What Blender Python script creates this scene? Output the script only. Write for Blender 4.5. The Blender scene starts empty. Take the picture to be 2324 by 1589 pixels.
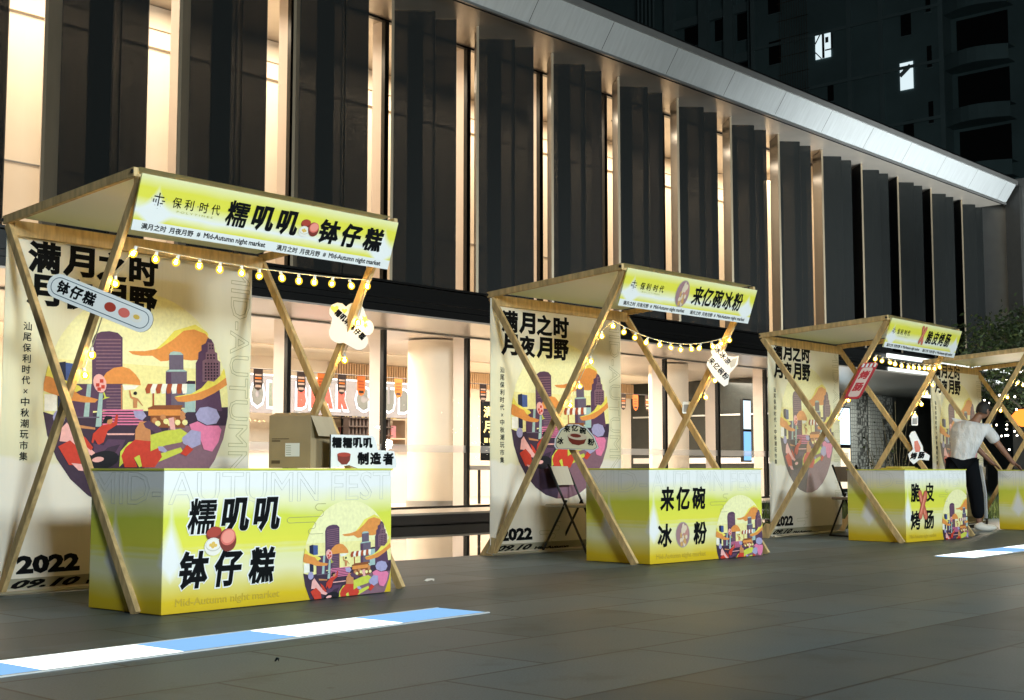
import bpy, bmesh, math, random
from mathutils import Vector, Matrix, geometry
random.seed(7)
SC = bpy.context.scene
COL = SC.collection
# ---------------------------------------------------------------- camera, world, lights, exposure
AZ = math.radians(42.1); PITCH = math.atan(268.5 / 3000)
cam = bpy.data.cameras.new('camera'); cam.lens = 36 * 3000 / 2324; cam.sensor_width = 36; cam.sensor_fit = 'HORIZONTAL'
cam.clip_start = 0.1; cam.clip_end = 600
camo = bpy.data.objects.new('camera', cam); COL.objects.link(camo)
camo.location = (0, 0, 0.8)
camo.rotation_euler = (math.pi / 2 + PITCH, 0, AZ - math.pi / 2)
SC.camera = camo
W = bpy.data.worlds.new('World'); SC.world = W; W.use_nodes = True
wn = W.node_tree.nodes; bg = wn['Background']
sky = wn.new('ShaderNodeTexSky'); sky.sky_type = 'NISHITA'; sky.sun_disc = False
sky.sun_elevation = math.radians(-3.0); sky.sun_rotation = math.radians(200)
W.node_tree.links.new(sky.outputs[0], bg.inputs[0]); bg.inputs[1].default_value = 0.10
SC.view_settings.view_transform = 'Standard'; SC.view_settings.look = 'None'
SC.view_settings.exposure = 0; SC.view_settings.gamma = 1

def aim(loc, target):
    return (Vector(target) - Vector(loc)).to_track_quat('-Z', 'Y').to_euler()

def area(name, loc, target, sx, sy, power, col=(1, 1, 1), spread=180):
    l = bpy.data.lights.new(name, 'AREA'); l.shape = 'RECTANGLE'; l.size = sx; l.size_y = sy
    l.energy = power; l.color = col; l.spread = math.radians(spread)
    o = bpy.data.objects.new(name, l); COL.objects.link(o); o.location = loc
    o.rotation_euler = aim(loc, target); return o

# unseen plaza floodlights behind the camera, and the lights of the hall
area('plaza_floodlight', (0, -9, 5.5), (5, 7, 0.8), 3, 2, 2000, (0.86, 0.98, 1.0))
area('plaza_floodlight', (12, -9, 5.5), (13, 7, 0.8), 3, 2, 1700, (0.88, 0.98, 0.98))
area('fascia_uplight', (30.5, 7.6, 0.5), (30.2, 13.8, 8.3), 13, 0.4, 700, (0.93, 1.0, 1.0), 76)
WARM = (1.0, 0.80, 0.56)
area('hall_ceiling_light', (16.5, 16.75, 7.85), (16.5, 17.2, 4.0), 26, 0.7, 900, WARM)
area('shop_ceiling_light', (16.5, 17.4, 2.88), (16.5, 17.6, 0.0), 24, 1.2, 1800, (1.0, 0.87, 0.70))
area('porch_light', (33.0, 17.0, 2.9), (33, 17.2, 0), 6, 1.5, 150, (0.95, 1.0, 0.92))

# ---------------------------------------------------------------- materials
MATS = {}
def nodes(m):
    return m.node_tree.nodes, m.node_tree.links
def mat(name, col, rough=0.6, metal=0.0, spec=0.5, var=0.0, scale=8.0, emit=None, es=0.0, stretch=None, bump=0.0, rvar=0.0):
    if name in MATS: return MATS[name]
    m = bpy.data.materials.new(name); m.use_nodes = True; N, L = nodes(m)
    b = N['Principled BSDF']
    b.inputs['Base Color'].default_value = (*col, 1); b.inputs['Roughness'].default_value = rough
    b.inputs['Metallic'].default_value = metal; b.inputs['Specular IOR Level'].default_value = spec
    if emit: b.inputs['Emission Color'].default_value = (*emit, 1); b.inputs['Emission Strength'].default_value = es
    if var or bump or rvar:
        tc = N.new('ShaderNodeTexCoord'); mp = N.new('ShaderNodeMapping'); nz = N.new('ShaderNodeTexNoise')
        nz.inputs['Scale'].default_value = scale; nz.inputs['Detail'].default_value = 6
        if stretch: mp.inputs['Scale'].default_value = stretch
        L.new(tc.outputs['Object'], mp.inputs[0]); L.new(mp.outputs[0], nz.inputs['Vector'])
        if var:
            cr = N.new('ShaderNodeValToRGB'); cr.color_ramp.elements[0].position = 0.3; cr.color_ramp.elements[1].position = 0.7
            cr.color_ramp.elements[0].color = (*[c * (1 - var) for c in col], 1)
            cr.color_ramp.elements[1].color = (*[min(1, c * (1 + var)) for c in col], 1)
            L.new(nz.outputs[0], cr.inputs[0]); L.new(cr.outputs[0], b.inputs['Base Color'])
        if rvar:
            mr = N.new('ShaderNodeMapRange'); mr.inputs[3].default_value = max(0.02, rough - rvar); mr.inputs[4].default_value = rough + rvar
            L.new(nz.outputs[0], mr.inputs[0]); L.new(mr.outputs[0], b.inputs['Roughness'])
        if bump:
            bp = N.new('ShaderNodeBump'); bp.inputs['Strength'].default_value = min(1, bump); bp.inputs['Distance'].default_value = 0.01 if bump < 1 else 0.05
            L.new(nz.outputs[0], bp.inputs['Height']); L.new(bp.outputs[0], b.inputs['Normal'])
    MATS[name] = m; return m

def emission(name, col, strength):
    if name in MATS: return MATS[name]
    m = bpy.data.materials.new(name); m.use_nodes = True; N, L = nodes(m)
    e = N.new('ShaderNodeEmission'); e.inputs[0].default_value = (*col, 1); e.inputs[1].default_value = strength
    L.new(e.outputs[0], N['Material Output'].inputs[0]); MATS[name] = m; return m

def glass(name, tint=(1, 1, 1), refl=0.08, gloss_rough=0.02):
    m = bpy.data.materials.new(name); m.use_nodes = True; N, L = nodes(m)
    t = N.new('ShaderNodeBsdfTransparent'); t.inputs[0].default_value = (*tint, 1)
    g = N.new('ShaderNodeBsdfGlossy'); g.inputs['Roughness'].default_value = gloss_rough
    fr = N.new('ShaderNodeFresnel'); fr.inputs[0].default_value = 1.45
    mx = N.new('ShaderNodeMixShader'); L.new(fr.outputs[0], mx.inputs[0]); L.new(t.outputs[0], mx.inputs[1]); L.new(g.outputs[0], mx.inputs[2])
    L.new(mx.outputs[0], N['Material Output'].inputs[0]); MATS[name] = m; return m

def ramp(N, stops):
    cr = N.new('ShaderNodeValToRGB'); e = cr.color_ramp.elements
    while len(e) < len(stops): e.new(0.5)
    for k, (p, c) in enumerate(stops): e[k].position = p; e[k].color = (*c, 1)
    return cr

LIME = (0.74, 0.71, 0.08); WHT = (0.80, 0.82, 0.82); MUST = (0.58, 0.40, 0.02); PALE = (0.80, 0.80, 0.48)
def math_node(N, L, op, a, b=None, clamp=False):
    n = N.new('ShaderNodeMath'); n.operation = op; n.use_clamp = clamp
    for k, v in enumerate((a, b)):
        if v is None: continue
        if isinstance(v, (int, float)): n.inputs[k].default_value = v
        else: L.new(v, n.inputs[k])
    return n.outputs[0]

def print_mat(name, stops, height, drops, wstops, wmax, soft, rough=0.45, stripes=None):
    """A printed board: a vertical colour ramp (object z / height) with white tapering drops at the given positions along x-y."""
    m = bpy.data.materials.new(name); m.use_nodes = True; N, L = nodes(m); b = N['Principled BSDF']
    b.inputs['Roughness'].default_value = rough; b.inputs['Specular IOR Level'].default_value = 0.15
    tc = N.new('ShaderNodeTexCoord'); sp = N.new('ShaderNodeSeparateXYZ'); L.new(tc.outputs['Object'], sp.inputs[0])
    z = math_node(N, L, 'DIVIDE', sp.outputs[2], height)
    if stripes:
        sn = math_node(N, L, 'SINE', math_node(N, L, 'MULTIPLY', z, 2 * math.pi * stripes[0]))
        env = ramp(N, [(0, (0, 0, 0)), (0.25, (0, 0, 0)), (0.4, (1, 1, 1)), (0.55, (0, 0, 0)), (1, (0, 0, 0))]); L.new(z, env.inputs[0])
        z2 = math_node(N, L, 'ADD', z, math_node(N, L, 'MULTIPLY', math_node(N, L, 'MULTIPLY', sn, env.outputs[0]), stripes[1]))
    else: z2 = z
    nz = N.new('ShaderNodeTexNoise'); nz.inputs['Scale'].default_value = 3.0; L.new(tc.outputs['Object'], nz.inputs['Vector'])
    z2 = math_node(N, L, 'ADD', z2, math_node(N, L, 'MULTIPLY', math_node(N, L, 'SUBTRACT', nz.outputs[0], 0.5), 0.10))
    cr = ramp(N, stops); L.new(z2, cr.inputs[0])
    t = math_node(N, L, 'SUBTRACT', sp.outputs[0], sp.outputs[1])
    wr = ramp(N, [(p, (v, v, v)) for p, v in wstops]); L.new(z, wr.inputs[0])
    wid = math_node(N, L, 'MULTIPLY', wr.outputs[0], wmax)
    fac = None
    for c in drops:
        d = math_node(N, L, 'ABSOLUTE', math_node(N, L, 'SUBTRACT', t, c))
        f = math_node(N, L, 'DIVIDE', math_node(N, L, 'SUBTRACT', wid, d), soft, True)
        fac = f if fac is None else math_node(N, L, 'MAXIMUM', fac, f)
    mx = N.new('ShaderNodeMix'); mx.data_type = 'RGBA'
    if fac is not None: L.new(fac, mx.inputs[0])
    else: mx.inputs[0].default_value = 0
    L.new(cr.outputs[0], mx.inputs[6]); mx.inputs[7].default_value = (*WHT, 1)
    L.new(mx.outputs[2], b.inputs['Base Color'])
    MATS[name] = m; return m

# ---------------------------------------------------------------- mesh builder
class MB:
    def __init__(s): s.bm = bmesh.new(); s.mats = []
    def mi(s, m):
        if m not in s.mats: s.mats.append(m)
        return s.mats.index(m)
    def face(s, pts, m):
        try:
            f = s.bm.faces.new([s.bm.verts.new(p) for p in pts]); f.material_index = s.mi(m); return f
        except ValueError: return None
    def box(s, lo, hi, m, M=None):
        x0, y0, z0 = lo; x1, y1, z1 = hi
        v = [(x0, y0, z0), (x1, y0, z0), (x1, y1, z0), (x0, y1, z0), (x0, y0, z1), (x1, y0, z1), (x1, y1, z1), (x0, y1, z1)]
        if M: v = [M @ Vector(p) for p in v]
        v = [s.bm.verts.new(p) for p in v]; i = s.mi(m)
        for q in ((0, 3, 2, 1), (4, 5, 6, 7), (0, 1, 5, 4), (1, 2, 6, 5), (2, 3, 7, 6), (3, 0, 4, 7)):
            f = s.bm.faces.new([v[k] for k in q]); f.material_index = i
    def bar(s, p, q, w, h, m, up=(0, 0, 1)):
        """beam from p to q, w wide (sideways), h along up"""
        p = Vector(p); q = Vector(q); d = (q - p).normalized(); u = Vector(up)
        sd = d.cross(u)
        if sd.length < 1e-4: sd = d.cross(Vector((1, 0, 0)))
        sd.normalize(); u = sd.cross(d).normalized(); i = s.mi(m)
        a = [[s.bm.verts.new(e + sd * (w / 2 * sx) + u * (h / 2 * sy)) for sx, sy in ((-1, -1), (1, -1), (1, 1), (-1, 1))] for e in (p, q)]
        for k in range(4):
            f = s.bm.faces.new([a[0][k], a[0][(k + 1) % 4], a[1][(k + 1) % 4], a[1][k]]); f.material_index = i
        for e, r in ((a[0], 1), (a[1], 0)):
            f = s.bm.faces.new(e[::-1] if r else e); f.material_index = i
    def tube(s, pts, r, m, n=6, smooth=True, r2=None):
        pts = [Vector(p) for p in pts]; i = s.mi(m); prev = None
        for k, p in enumerate(pts):
            d = (pts[min(k + 1, len(pts) - 1)] - pts[max(k - 1, 0)]).normalized()
            a = d.cross(Vector((0, 0, 1)))
            if a.length < 1e-3: a = d.cross(Vector((1, 0, 0)))
            a.normalize(); b = d.cross(a)
            rr = r if r2 is None else r + (r2 - r) * k / max(1, len(pts) - 1)
            ring = [s.bm.verts.new(p + (a * math.cos(2 * math.pi * t / n) + b * math.sin(2 * math.pi * t / n)) * rr) for t in range(n)]
            if prev:
                for t in range(n):
                    f = s.bm.faces.new([prev[t], prev[(t + 1) % n], ring[(t + 1) % n], ring[t]]); f.material_index = i; f.smooth = smooth
            else:
                f = s.bm.faces.new(ring); f.material_index = i
            prev = ring
        f = s.bm.faces.new(prev[::-1]); f.material_index = i
    def lathe(s, prof, m, n=12, c=(0, 0, 0), M=None):
        i = s.mi(m); prev = None; M = M or Matrix()
        for r, z in prof:
            ring = [s.bm.verts.new(M @ Vector((c[0] + r * math.cos(2 * math.pi * t / n), c[1] + r * math.sin(2 * math.pi * t / n), c[2] + z))) for t in range(n)]
            if prev:
                for t in range(n):
                    f = s.bm.faces.new([prev[t], prev[(t + 1) % n], ring[(t + 1) % n], ring[t]]); f.material_index = i; f.smooth = True
            prev = ring
    def ball(s, c, r, m, sub=2, sc=(1, 1, 1)):
        i = s.mi(m); M = Matrix.Translation(c) @ Matrix.Diagonal((r * sc[0], r * sc[1], r * sc[2], 1))
        g = bmesh.ops.create_icosphere(s.bm, subdivisions=sub, radius=1, matrix=M)
        for v in g['verts']:
            for f in v.link_faces: f.material_index = i; f.smooth = True
    def poly(s, pts2, F, m, off=0.0):
        """filled polygon (may be concave) in the frame F = (origin, u, v, n)"""
        o, u, v, n = F
        if len(pts2) < 3: return
        tris = geometry.tessellate_polygon([[Vector((x, y, 0)) for x, y in pts2]])
        vs = [s.bm.verts.new(o + u * x + v * y + n * off) for x, y in pts2]; i = s.mi(m)
        for t in tris:
            try:
                f = s.bm.faces.new([vs[k] for k in t])
            except ValueError: continue
            f.normal_update()
            if f.normal.dot(n) < 0: f.normal_flip()
            f.material_index = i
    def slab(s, pts2, F, th, mf, ms):
        """board cut to an outline: front face, back face and edge"""
        o, u, v, n = F
        s.poly(pts2, F, mf, 0.0); 
        s.poly(pts2, (o, u, v, n * -1), ms, th)
        i = s.mi(ms); k = len(pts2)
        for a in range(k):
            p = pts2[a]; q = pts2[(a + 1) % k]
            P = o + u * p[0] + v * p[1]; Q = o + u * q[0] + v * q[1]
            s.face([P, Q, Q - n * th, P - n * th], ms)
    def text(s, body, F, box, m, bold=0.02, off=0.0006, outline=0.0, shear=0.0, keep=False, rot=0, align='c'):
        """lettering fitted into box = (x0, y0, x1, y1) of frame F"""
        T = text_mesh(body, bold, outline, shear)
        vs, fs, (bx0, by0, bx1, by1) = T
        o, u, v, n = F; x0, y0, x1, y1 = box
        if rot: vs = [(y, -x, z) for x, y, z in vs]; bx0, by0, bx1, by1 = by0, -bx1, by1, -bx0
        sx = (x1 - x0) / (bx1 - bx0); sy = (y1 - y0) / (by1 - by0)
        if keep:
            k = min(sx, sy); cx = (x0 + x1) / 2; cy = (y0 + y1) / 2
            hw = k * (bx1 - bx0) / 2; hh = k * (by1 - by0) / 2
            if align == 'l': x0, x1 = x0, x0 + 2 * hw
            else: x0, x1 = cx - hw, cx + hw
            y0, y1 = cy - hh, cy + hh; sx = sy = k
        nv = [s.bm.verts.new(o + u * (x0 + (x - bx0) * sx) + v * (y0 + (y - by0) * sy) + n * (off + z)) for x, y, z in vs]
        i = s.mi(m)
        for f in fs:
            try: g = s.bm.faces.new([nv[k] for k in f]); g.material_index = i
            except ValueError: pass
    def build(s, name, parent=None, loc=(0, 0, 0), bevel=0.0, keepnorm=True):
        me = bpy.data.meshes.new(name); 
        if keepnorm: pass
        s.bm.normal_update(); s.bm.to_mesh(me); s.bm.free()
        for m in s.mats: me.materials.append(m)
        o = bpy.data.objects.new(name, me); COL.objects.link(o)
        if parent: o.parent = parent
        o.location = loc
        if bevel:
            b = o.modifiers.new('bevel', 'BEVEL'); b.width = bevel; b.segments = 2; b.limit_method = 'ANGLE'
        return o

TEXTS = {}
def text_mesh(body, bold, outline, shear):
    key = (body, bold, outline, shear)
    if key in TEXTS: return TEXTS[key]
    c = bpy.data.curves.new('t', 'FONT'); c.body = body; c.resolution_u = 2; c.shear = shear
    if outline: c.fill_mode = 'NONE'; c.bevel_depth = outline; c.bevel_resolution = 0
    elif bold: c.bevel_depth = bold; c.bevel_resolution = 0
    o = bpy.data.objects.new('t', c); COL.objects.link(o)
    dg = bpy.context.evaluated_depsgraph_get(); dg.update()
    me = bpy.data.meshes.new_from_object(o.evaluated_get(dg))
    zm = max([abs(v.co.z) for v in me.vertices] + [1e-6])
    vs = [(v.co.x, v.co.y, v.co.z / zm * 0.0006) for v in me.vertices]; fs = [tuple(p.vertices) for p in me.polygons]
    xs = [v[0] for v in vs]; ys = [v[1] for v in vs]
    T = (vs, fs, (min(xs), min(ys), max(xs), max(ys)))
    bpy.data.objects.remove(o); bpy.data.curves.remove(c); bpy.data.meshes.remove(me)
    TEXTS[key] = T; return T

def frame(o, u, v):
    u = Vector(u).normalized(); v = Vector(v).normalized(); return (Vector(o), u, v, u.cross(v).normalized())

def empty(name, loc, rz=0.0, label=None, cat=None, group=None):
    o = bpy.data.objects.new(name, None); COL.objects.link(o); o.location = loc; o.rotation_euler = (0, 0, rz)
    o.empty_display_size = 0.2
    tag(o, label, cat, group); return o
def tag(o, label=None, cat=None, group=None, kind=None):
    if label: o['label'] = label
    if cat: o['category'] = cat
    if group: o['group'] = group
    if kind: o['kind'] = kind
    return o
def clip(poly, a, b, c):
    """keep a*x + b*y <= c"""
    out = []
    for k in range(len(poly)):
        p = poly[k]; q = poly[(k + 1) % len(poly)]
        dp = a * p[0] + b * p[1] - c; dq = a * q[0] + b * q[1] - c
        if dp <= 0: out.append(p)
        if (dp < 0 < dq) or (dq < 0 < dp):
            t = dp / (dp - dq); out.append((p[0] + (q[0] - p[0]) * t, p[1] + (q[1] - p[1]) * t))
    return out
# ---------------------------------------------------------------- common materials
BLACK = mat('black_print', (0.004, 0.005, 0.006), 0.7, spec=.08)
WOODM = mat('pine_wood', (0.55, 0.39, 0.18), 0.6, var=0.28, scale=9, stretch=(3, 3, 0.6), bump=0.15)
GREYLINE = mat('grey_line', (0.42, 0.44, 0.40), 0.6)
GREENLINE = mat('olive_line', (0.34, 0.33, 0.14), 0.6)
WHITEB = mat('white_board', (0.78, 0.80, 0.80), 0.45)
DARKMETAL = mat('dark_bronze_metal', (0.020, 0.021, 0.022), 0.28, 0.5, 0.6)
BLACKMETAL = mat('black_metal', (0.012, 0.013, 0.014), 0.35, 0.4)
CREAM = mat('cream_wall', (0.78, 0.70, 0.58), 0.7, var=0.04, scale=2)
ALU = mat('brushed_aluminium', (0.56, 0.59, 0.60), 0.45, 0.35, var=0.07, scale=3, stretch=(6, 1, 0.4), rvar=0.08)
SOFFIT = mat('satin_soffit_metal', (0.55, 0.50, 0.44), 0.35, 0.55, var=0.06, scale=3, rvar=0.05)
SOFFITD = mat('grey_soffit_metal', (0.33, 0.33, 0.32), 0.33, 0.6, var=0.06, scale=3, rvar=0.05)
GLASS = glass('clear_glass')
FROST = bpy.data.materials.new('frosted_band'); FROST.use_nodes = True
N, L = nodes(FROST); FROST.node_tree.nodes['Principled BSDF'].inputs['Base Color'].default_value = (.8, .8, .8, 1); tr = N.new('ShaderNodeBsdfTransparent'); mx = N.new('ShaderNodeMixShader'); mx.inputs[0].default_value = .55
L.new(N['Principled BSDF'].outputs[0], mx.inputs[1]); L.new(tr.outputs[0], mx.inputs[2]); L.new(mx.outputs[0], N['Material Output'].inputs[0])
BULB = emission('warm_bulb', (1.0, 0.68, 0.27), 1000)
BULBW = emission('warm_white_bulb', (1.0, 0.80, 0.46), 650)
AMBER = glass_shell = None
STRIPW = emission('white_light_panel', (0.93, 1.0, 0.97), 2.6)
STRIPB = emission('blue_light_panel', (0.30, 0.60, 1.0), 1.0)

# ---------------------------------------------------------------- the ground, the pool
def ground_mat():
    m = bpy.data.materials.new('granite_paving'); m.use_nodes = True; N, L = nodes(m); b = N['Principled BSDF']
    g = N.new('ShaderNodeNewGeometry')
    br = N.new('ShaderNodeTexBrick'); br.offset = 0.5
    br.inputs['Scale'].default_value = 1.0; br.inputs['Brick Width'].default_value = 1.2; br.inputs['Row Height'].default_value = 0.6
    br.inputs['Mortar Size'].default_value = 0.009; br.inputs['Mortar Smooth'].default_value = 0.2; br.inputs['Bias'].default_value = 0.0
    br.inputs['Color1'].default_value = (0.080, 0.118, 0.134, 1); br.inputs['Color2'].default_value = (0.049, 0.076, 0.088, 1); br.inputs['Mortar'].default_value = (0.012, 0.014, 0.014, 1)
    L.new(g.outputs['Position'], br.inputs['Vector'])
    nz = N.new('ShaderNodeTexNoise'); nz.inputs['Scale'].default_value = 110; nz.inputs['Detail'].default_value = 6; nz.inputs['Roughness'].default_value = .75; L.new(g.outputs['Position'], nz.inputs['Vector'])
    n2 = N.new('ShaderNodeTexNoise'); n2.inputs['Scale'].default_value = 0.9; n2.inputs['Detail'].default_value = 7; L.new(g.outputs['Position'], n2.inputs['Vector'])
    a = N.new('ShaderNodeMapRange'); a.inputs[1].default_value = 0.3; a.inputs[2].default_value = 0.7; a.inputs[3].default_value = 0.58; a.inputs[4].default_value = 1.42; L.new(nz.outputs[0], a.inputs[0])
    c = N.new('ShaderNodeMapRange'); c.inputs[1].default_value = 0.3; c.inputs[2].default_value = 0.7; c.inputs[3].default_value = 0.82; c.inputs[4].default_value = 1.15; L.new(n2.outputs[0], c.inputs[0])
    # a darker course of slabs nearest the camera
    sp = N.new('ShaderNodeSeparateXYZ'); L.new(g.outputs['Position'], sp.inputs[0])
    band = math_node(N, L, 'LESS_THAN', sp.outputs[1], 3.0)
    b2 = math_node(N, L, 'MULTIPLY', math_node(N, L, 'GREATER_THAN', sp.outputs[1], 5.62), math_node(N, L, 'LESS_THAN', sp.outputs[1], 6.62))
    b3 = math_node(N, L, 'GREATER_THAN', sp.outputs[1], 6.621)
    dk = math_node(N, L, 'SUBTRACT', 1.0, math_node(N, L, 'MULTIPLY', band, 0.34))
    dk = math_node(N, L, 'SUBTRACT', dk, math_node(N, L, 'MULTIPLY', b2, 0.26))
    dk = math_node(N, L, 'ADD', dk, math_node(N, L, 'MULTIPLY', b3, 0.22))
    n3 = N.new('ShaderNodeTexNoise'); n3.inputs['Scale'].default_value = 2.3; n3.inputs['Detail'].default_value = 8; n3.inputs['Roughness'].default_value = .65; L.new(g.outputs['Position'], n3.inputs['Vector'])
    st = N.new('ShaderNodeMapRange'); st.inputs[1].default_value = .56; st.inputs[2].default_value = .66; st.inputs[3].default_value = 1.0; st.inputs[4].default_value = .68; L.new(n3.outputs[0], st.inputs[0])
    vr = N.new('ShaderNodeTexVoronoi'); vr.inputs['Scale'].default_value = 2.6; L.new(g.outputs['Position'], vr.inputs['Vector'])
    sp_ = N.new('ShaderNodeMapRange'); sp_.inputs[1].default_value = .03; sp_.inputs[2].default_value = .05; sp_.inputs[3].default_value = .55; sp_.inputs[4].default_value = 1.0; L.new(vr.outputs['Distance'], sp_.inputs[0])
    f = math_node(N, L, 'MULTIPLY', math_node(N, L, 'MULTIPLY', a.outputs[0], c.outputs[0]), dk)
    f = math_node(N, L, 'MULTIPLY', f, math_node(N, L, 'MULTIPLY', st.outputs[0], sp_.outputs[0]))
    mx = N.new('ShaderNodeMix'); mx.data_type = 'RGBA'; mx.blend_type = 'MULTIPLY'; mx.inputs[0].default_value = 1
    L.new(br.outputs[0], mx.inputs[6]); L.new(f, mx.inputs[7]); L.new(mx.outputs[2], b.inputs['Base Color'])
    r = N.new('ShaderNodeMapRange'); r.inputs[3].default_value = 0.38; r.inputs[4].default_value = 0.62; L.new(n2.outputs[0], r.inputs[0]); L.new(r.outputs[0], b.inputs['Roughness'])
    bp = N.new('ShaderNodeBump'); bp.inputs['Strength'].default_value = 0.25; bp.inputs['Distance'].default_value = 0.004
    L.new(br.outputs['Fac'], bp.inputs['Height']); bp.invert = True; L.new(bp.outputs[0], b.inputs['Normal'])
    return m
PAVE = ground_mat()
POOL_Y0, POOL_Y1, POOL_X0, POOL_X1 = 8.62, 14.0, -30.0, 20.5
g = MB()
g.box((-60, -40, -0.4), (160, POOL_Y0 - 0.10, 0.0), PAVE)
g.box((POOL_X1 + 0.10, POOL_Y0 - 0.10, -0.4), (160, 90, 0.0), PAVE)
g.box((-60, POOL_Y0 - 0.10, -0.4), (POOL_X1 + 0.10, POOL_Y0 - 0.02, -0.012), mat('black_granite', (0.012, 0.012, 0.013), 0.25))
g.box((POOL_X1 + 0.02, POOL_Y0 - 0.02, -0.4), (POOL_X1 + 0.10, 14.0, -0.012), mat('black_granite', (0.012, 0.012, 0.013), 0.25))
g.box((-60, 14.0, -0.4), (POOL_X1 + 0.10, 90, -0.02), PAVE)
gr = g.build('plaza'); tag(gr, 'grey granite plaza paving in front of the stalls', kind='structure')
WATER = mat('pool_water', (0.012, 0.014, 0.014), 0.015, spec=1.0)
WATER.node_tree.nodes['Principled BSDF'].inputs['IOR'].default_value = 1.9
w = MB(); w.face([(-60, POOL_Y0 - 0.02, -0.03), (POOL_X1 + 0.02, POOL_Y0 - 0.02, -0.03), (POOL_X1 + 0.02, 14.02, -0.03), (-60, 14.02, -0.03)], WATER)
tag(w.build('reflecting_pool'), 'still dark water between plaza and hall', kind='structure')

# light strips let into the paving
def light_strip(x0, y0, bounds, rz, label):
    r = empty('ground_light_strip', (x0, y0, 0), rz, label, 'light strip', 'light strips set in the paving')
    for k in range(len(bounds) - 1):
        a, b = bounds[k], bounds[k + 1]
        m = MB(); m.box((a + 0.004, 0, 0.001), (b - 0.004, 0.36, 0.006), STRIPB if k % 2 == 0 else STRIPW); o = m.build('light_panel', r)
    m = MB(); e = bounds[-1]
    m.box((bounds[0], -0.018, 0.0012), (e, -0.003, 0.008), ALU); m.box((bounds[0], 0.363, 0.0012), (e, 0.378, 0.008), ALU); m.build('metal_edging', r)
light_strip(2.05, 4.90, [-1.4, -0.72, -0.04, 0.66, 1.34, 2.0, 2.72, 3.38], 0.055, 'long blue and white light strip in the paving before the nearest stall')
light_strip(11.62, 4.93, [0, 0.02, 1.0, 1.68, 2.36, 3.04, 3.72], 0.03, 'shorter glowing light strip in the paving at the far right')

# ---------------------------------------------------------------- the hall
COLX1, COLX2, SCRX = 16.03, 23.06, 32.55
HALL = empty('event_hall', (5, 14, 0), 0, 'long modern hall with pleated dark metal screens, silver fascia and lit glass ground floor', 'hall')
def hpart(mb, name, parent=None):
    o = mb.build(name, parent or HALL)
    if parent is None or parent == HALL: o.location = (-5, -14, 0)
    return o
X0, X1 = -6.0, 35.6          # fascia length
XG = 28.0                    # end of the lit hall
ZS, ZB0, ZB1 = 8.03, 3.05, 3.51
# fascia panels
for k in range(-5, 10):
    a = 17.72 + 1.92 * k; b = a + 1.92
    a = max(a, X0); b = min(b, X1)
    m = MB()
    yb, yt, zt = 13.93, 13.62, 8.50
    p = [(a + .006, yb, ZS), (b - .006, yb, ZS), (b - .006, yt, zt), (a + .006, yt, zt)]
    m.face(p, ALU); m.face([(x, y + 0.03, z + 0.01) for x, y, z in reversed(p)], BLACKMETAL)
    hpart(m, 'fascia_panel')
m = MB()
m.box((X0, 13.58, 8.50), (X1 + .04, 14.0, 8.62), SOFFITD); m.box((X0, 13.66, 8.62), (X1 + .04, 14.2, 8.70), BLACKMETAL)
m.face([(X0, 13.99, 8.0), (X1, 13.99, 8.0), (X1, 13.70, 8.5), (X0, 13.70, 8.5)], BLACKMETAL)
hpart(m, 'roof_edge')
m = MB(); m.box((X0, 13.93, ZS), (X1 + .02, 18.2, ZS + 0.06), SOFFIT); m.box((X0, 13.9, ZS - .03), (X1, 13.94, ZS + .012), SOFFITD); hpart(m, 'upper_soffit')
m = MB(); m.box((X0, 14.0, 8.62), (X1, 40, 8.7), BLACKMETAL); m.box((X0, 18.2, ZS + .01), (X1, 40, 8.6), BLACKMETAL); hpart(m, 'roof')
# spandrel band: stacked metal channels
m = MB()
m.box((X0, 14.05, ZB0 + .12), (42, 14.55, ZB1 - .04), BLACKMETAL); m.box((X0, 13.97, ZB0), (42, 14.5, ZB0 + .10), DARKMETAL)
m.box((X0, 14.0, ZB1 - .03), (42, 15.45, ZB1), DARKMETAL); m.box((X0, 14.02, ZB0 + .2), (42, 14.06, ZB0 + .24), DARKMETAL)
hpart(m, 'spandrel_band')
m = MB(); m.box((X0, 13.98, ZB0 - .03), (42, 19, ZB0 - .004), mat('pale_soffit_panel', (0.62, 0.56, 0.50), 0.30, 0.35, rvar=0.05, var=0.04, scale=2)); hpart(m, 'lower_soffit')
m = MB(); LED = emission('white_led_line', (0.92, 1.0, 0.95), 1.6)
m.box((28.4, 13.955, ZB1 - .16), (42, 13.995, ZB1 - .06), LED); m.box((28.4, 13.945, ZB0 + .0), (42, 13.965, ZB0 + .08), LED); hpart(m, 'led_line')
# floor slab
m = MB(); m.box((X0, 14.0, -.3), (XG + .3, 26, .12), mat('slab_edge', (0.02, 0.021, 0.022), 0.4)); m.box((X0, 13.97, .12), (XG + .3, 26, .15), mat('cream_stone_floor', (0.60, 0.54, 0.46), 0.28, var=.05, scale=2)); hpart(m, 'floor_slab')
# end wall frame
m = MB(); m.box((X1 + .16, 13.60, 0), (X1 + .35, 14.0, 8.495), mat('grey_end_cladding', (0.04, 0.04, 0.038), .45, var=.1)); m.box((X1 + .36, 13.5, 3.52), (X1 + .5, 30, 8.75), SOFFITD); hpart(m, 'end_wall')
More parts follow.
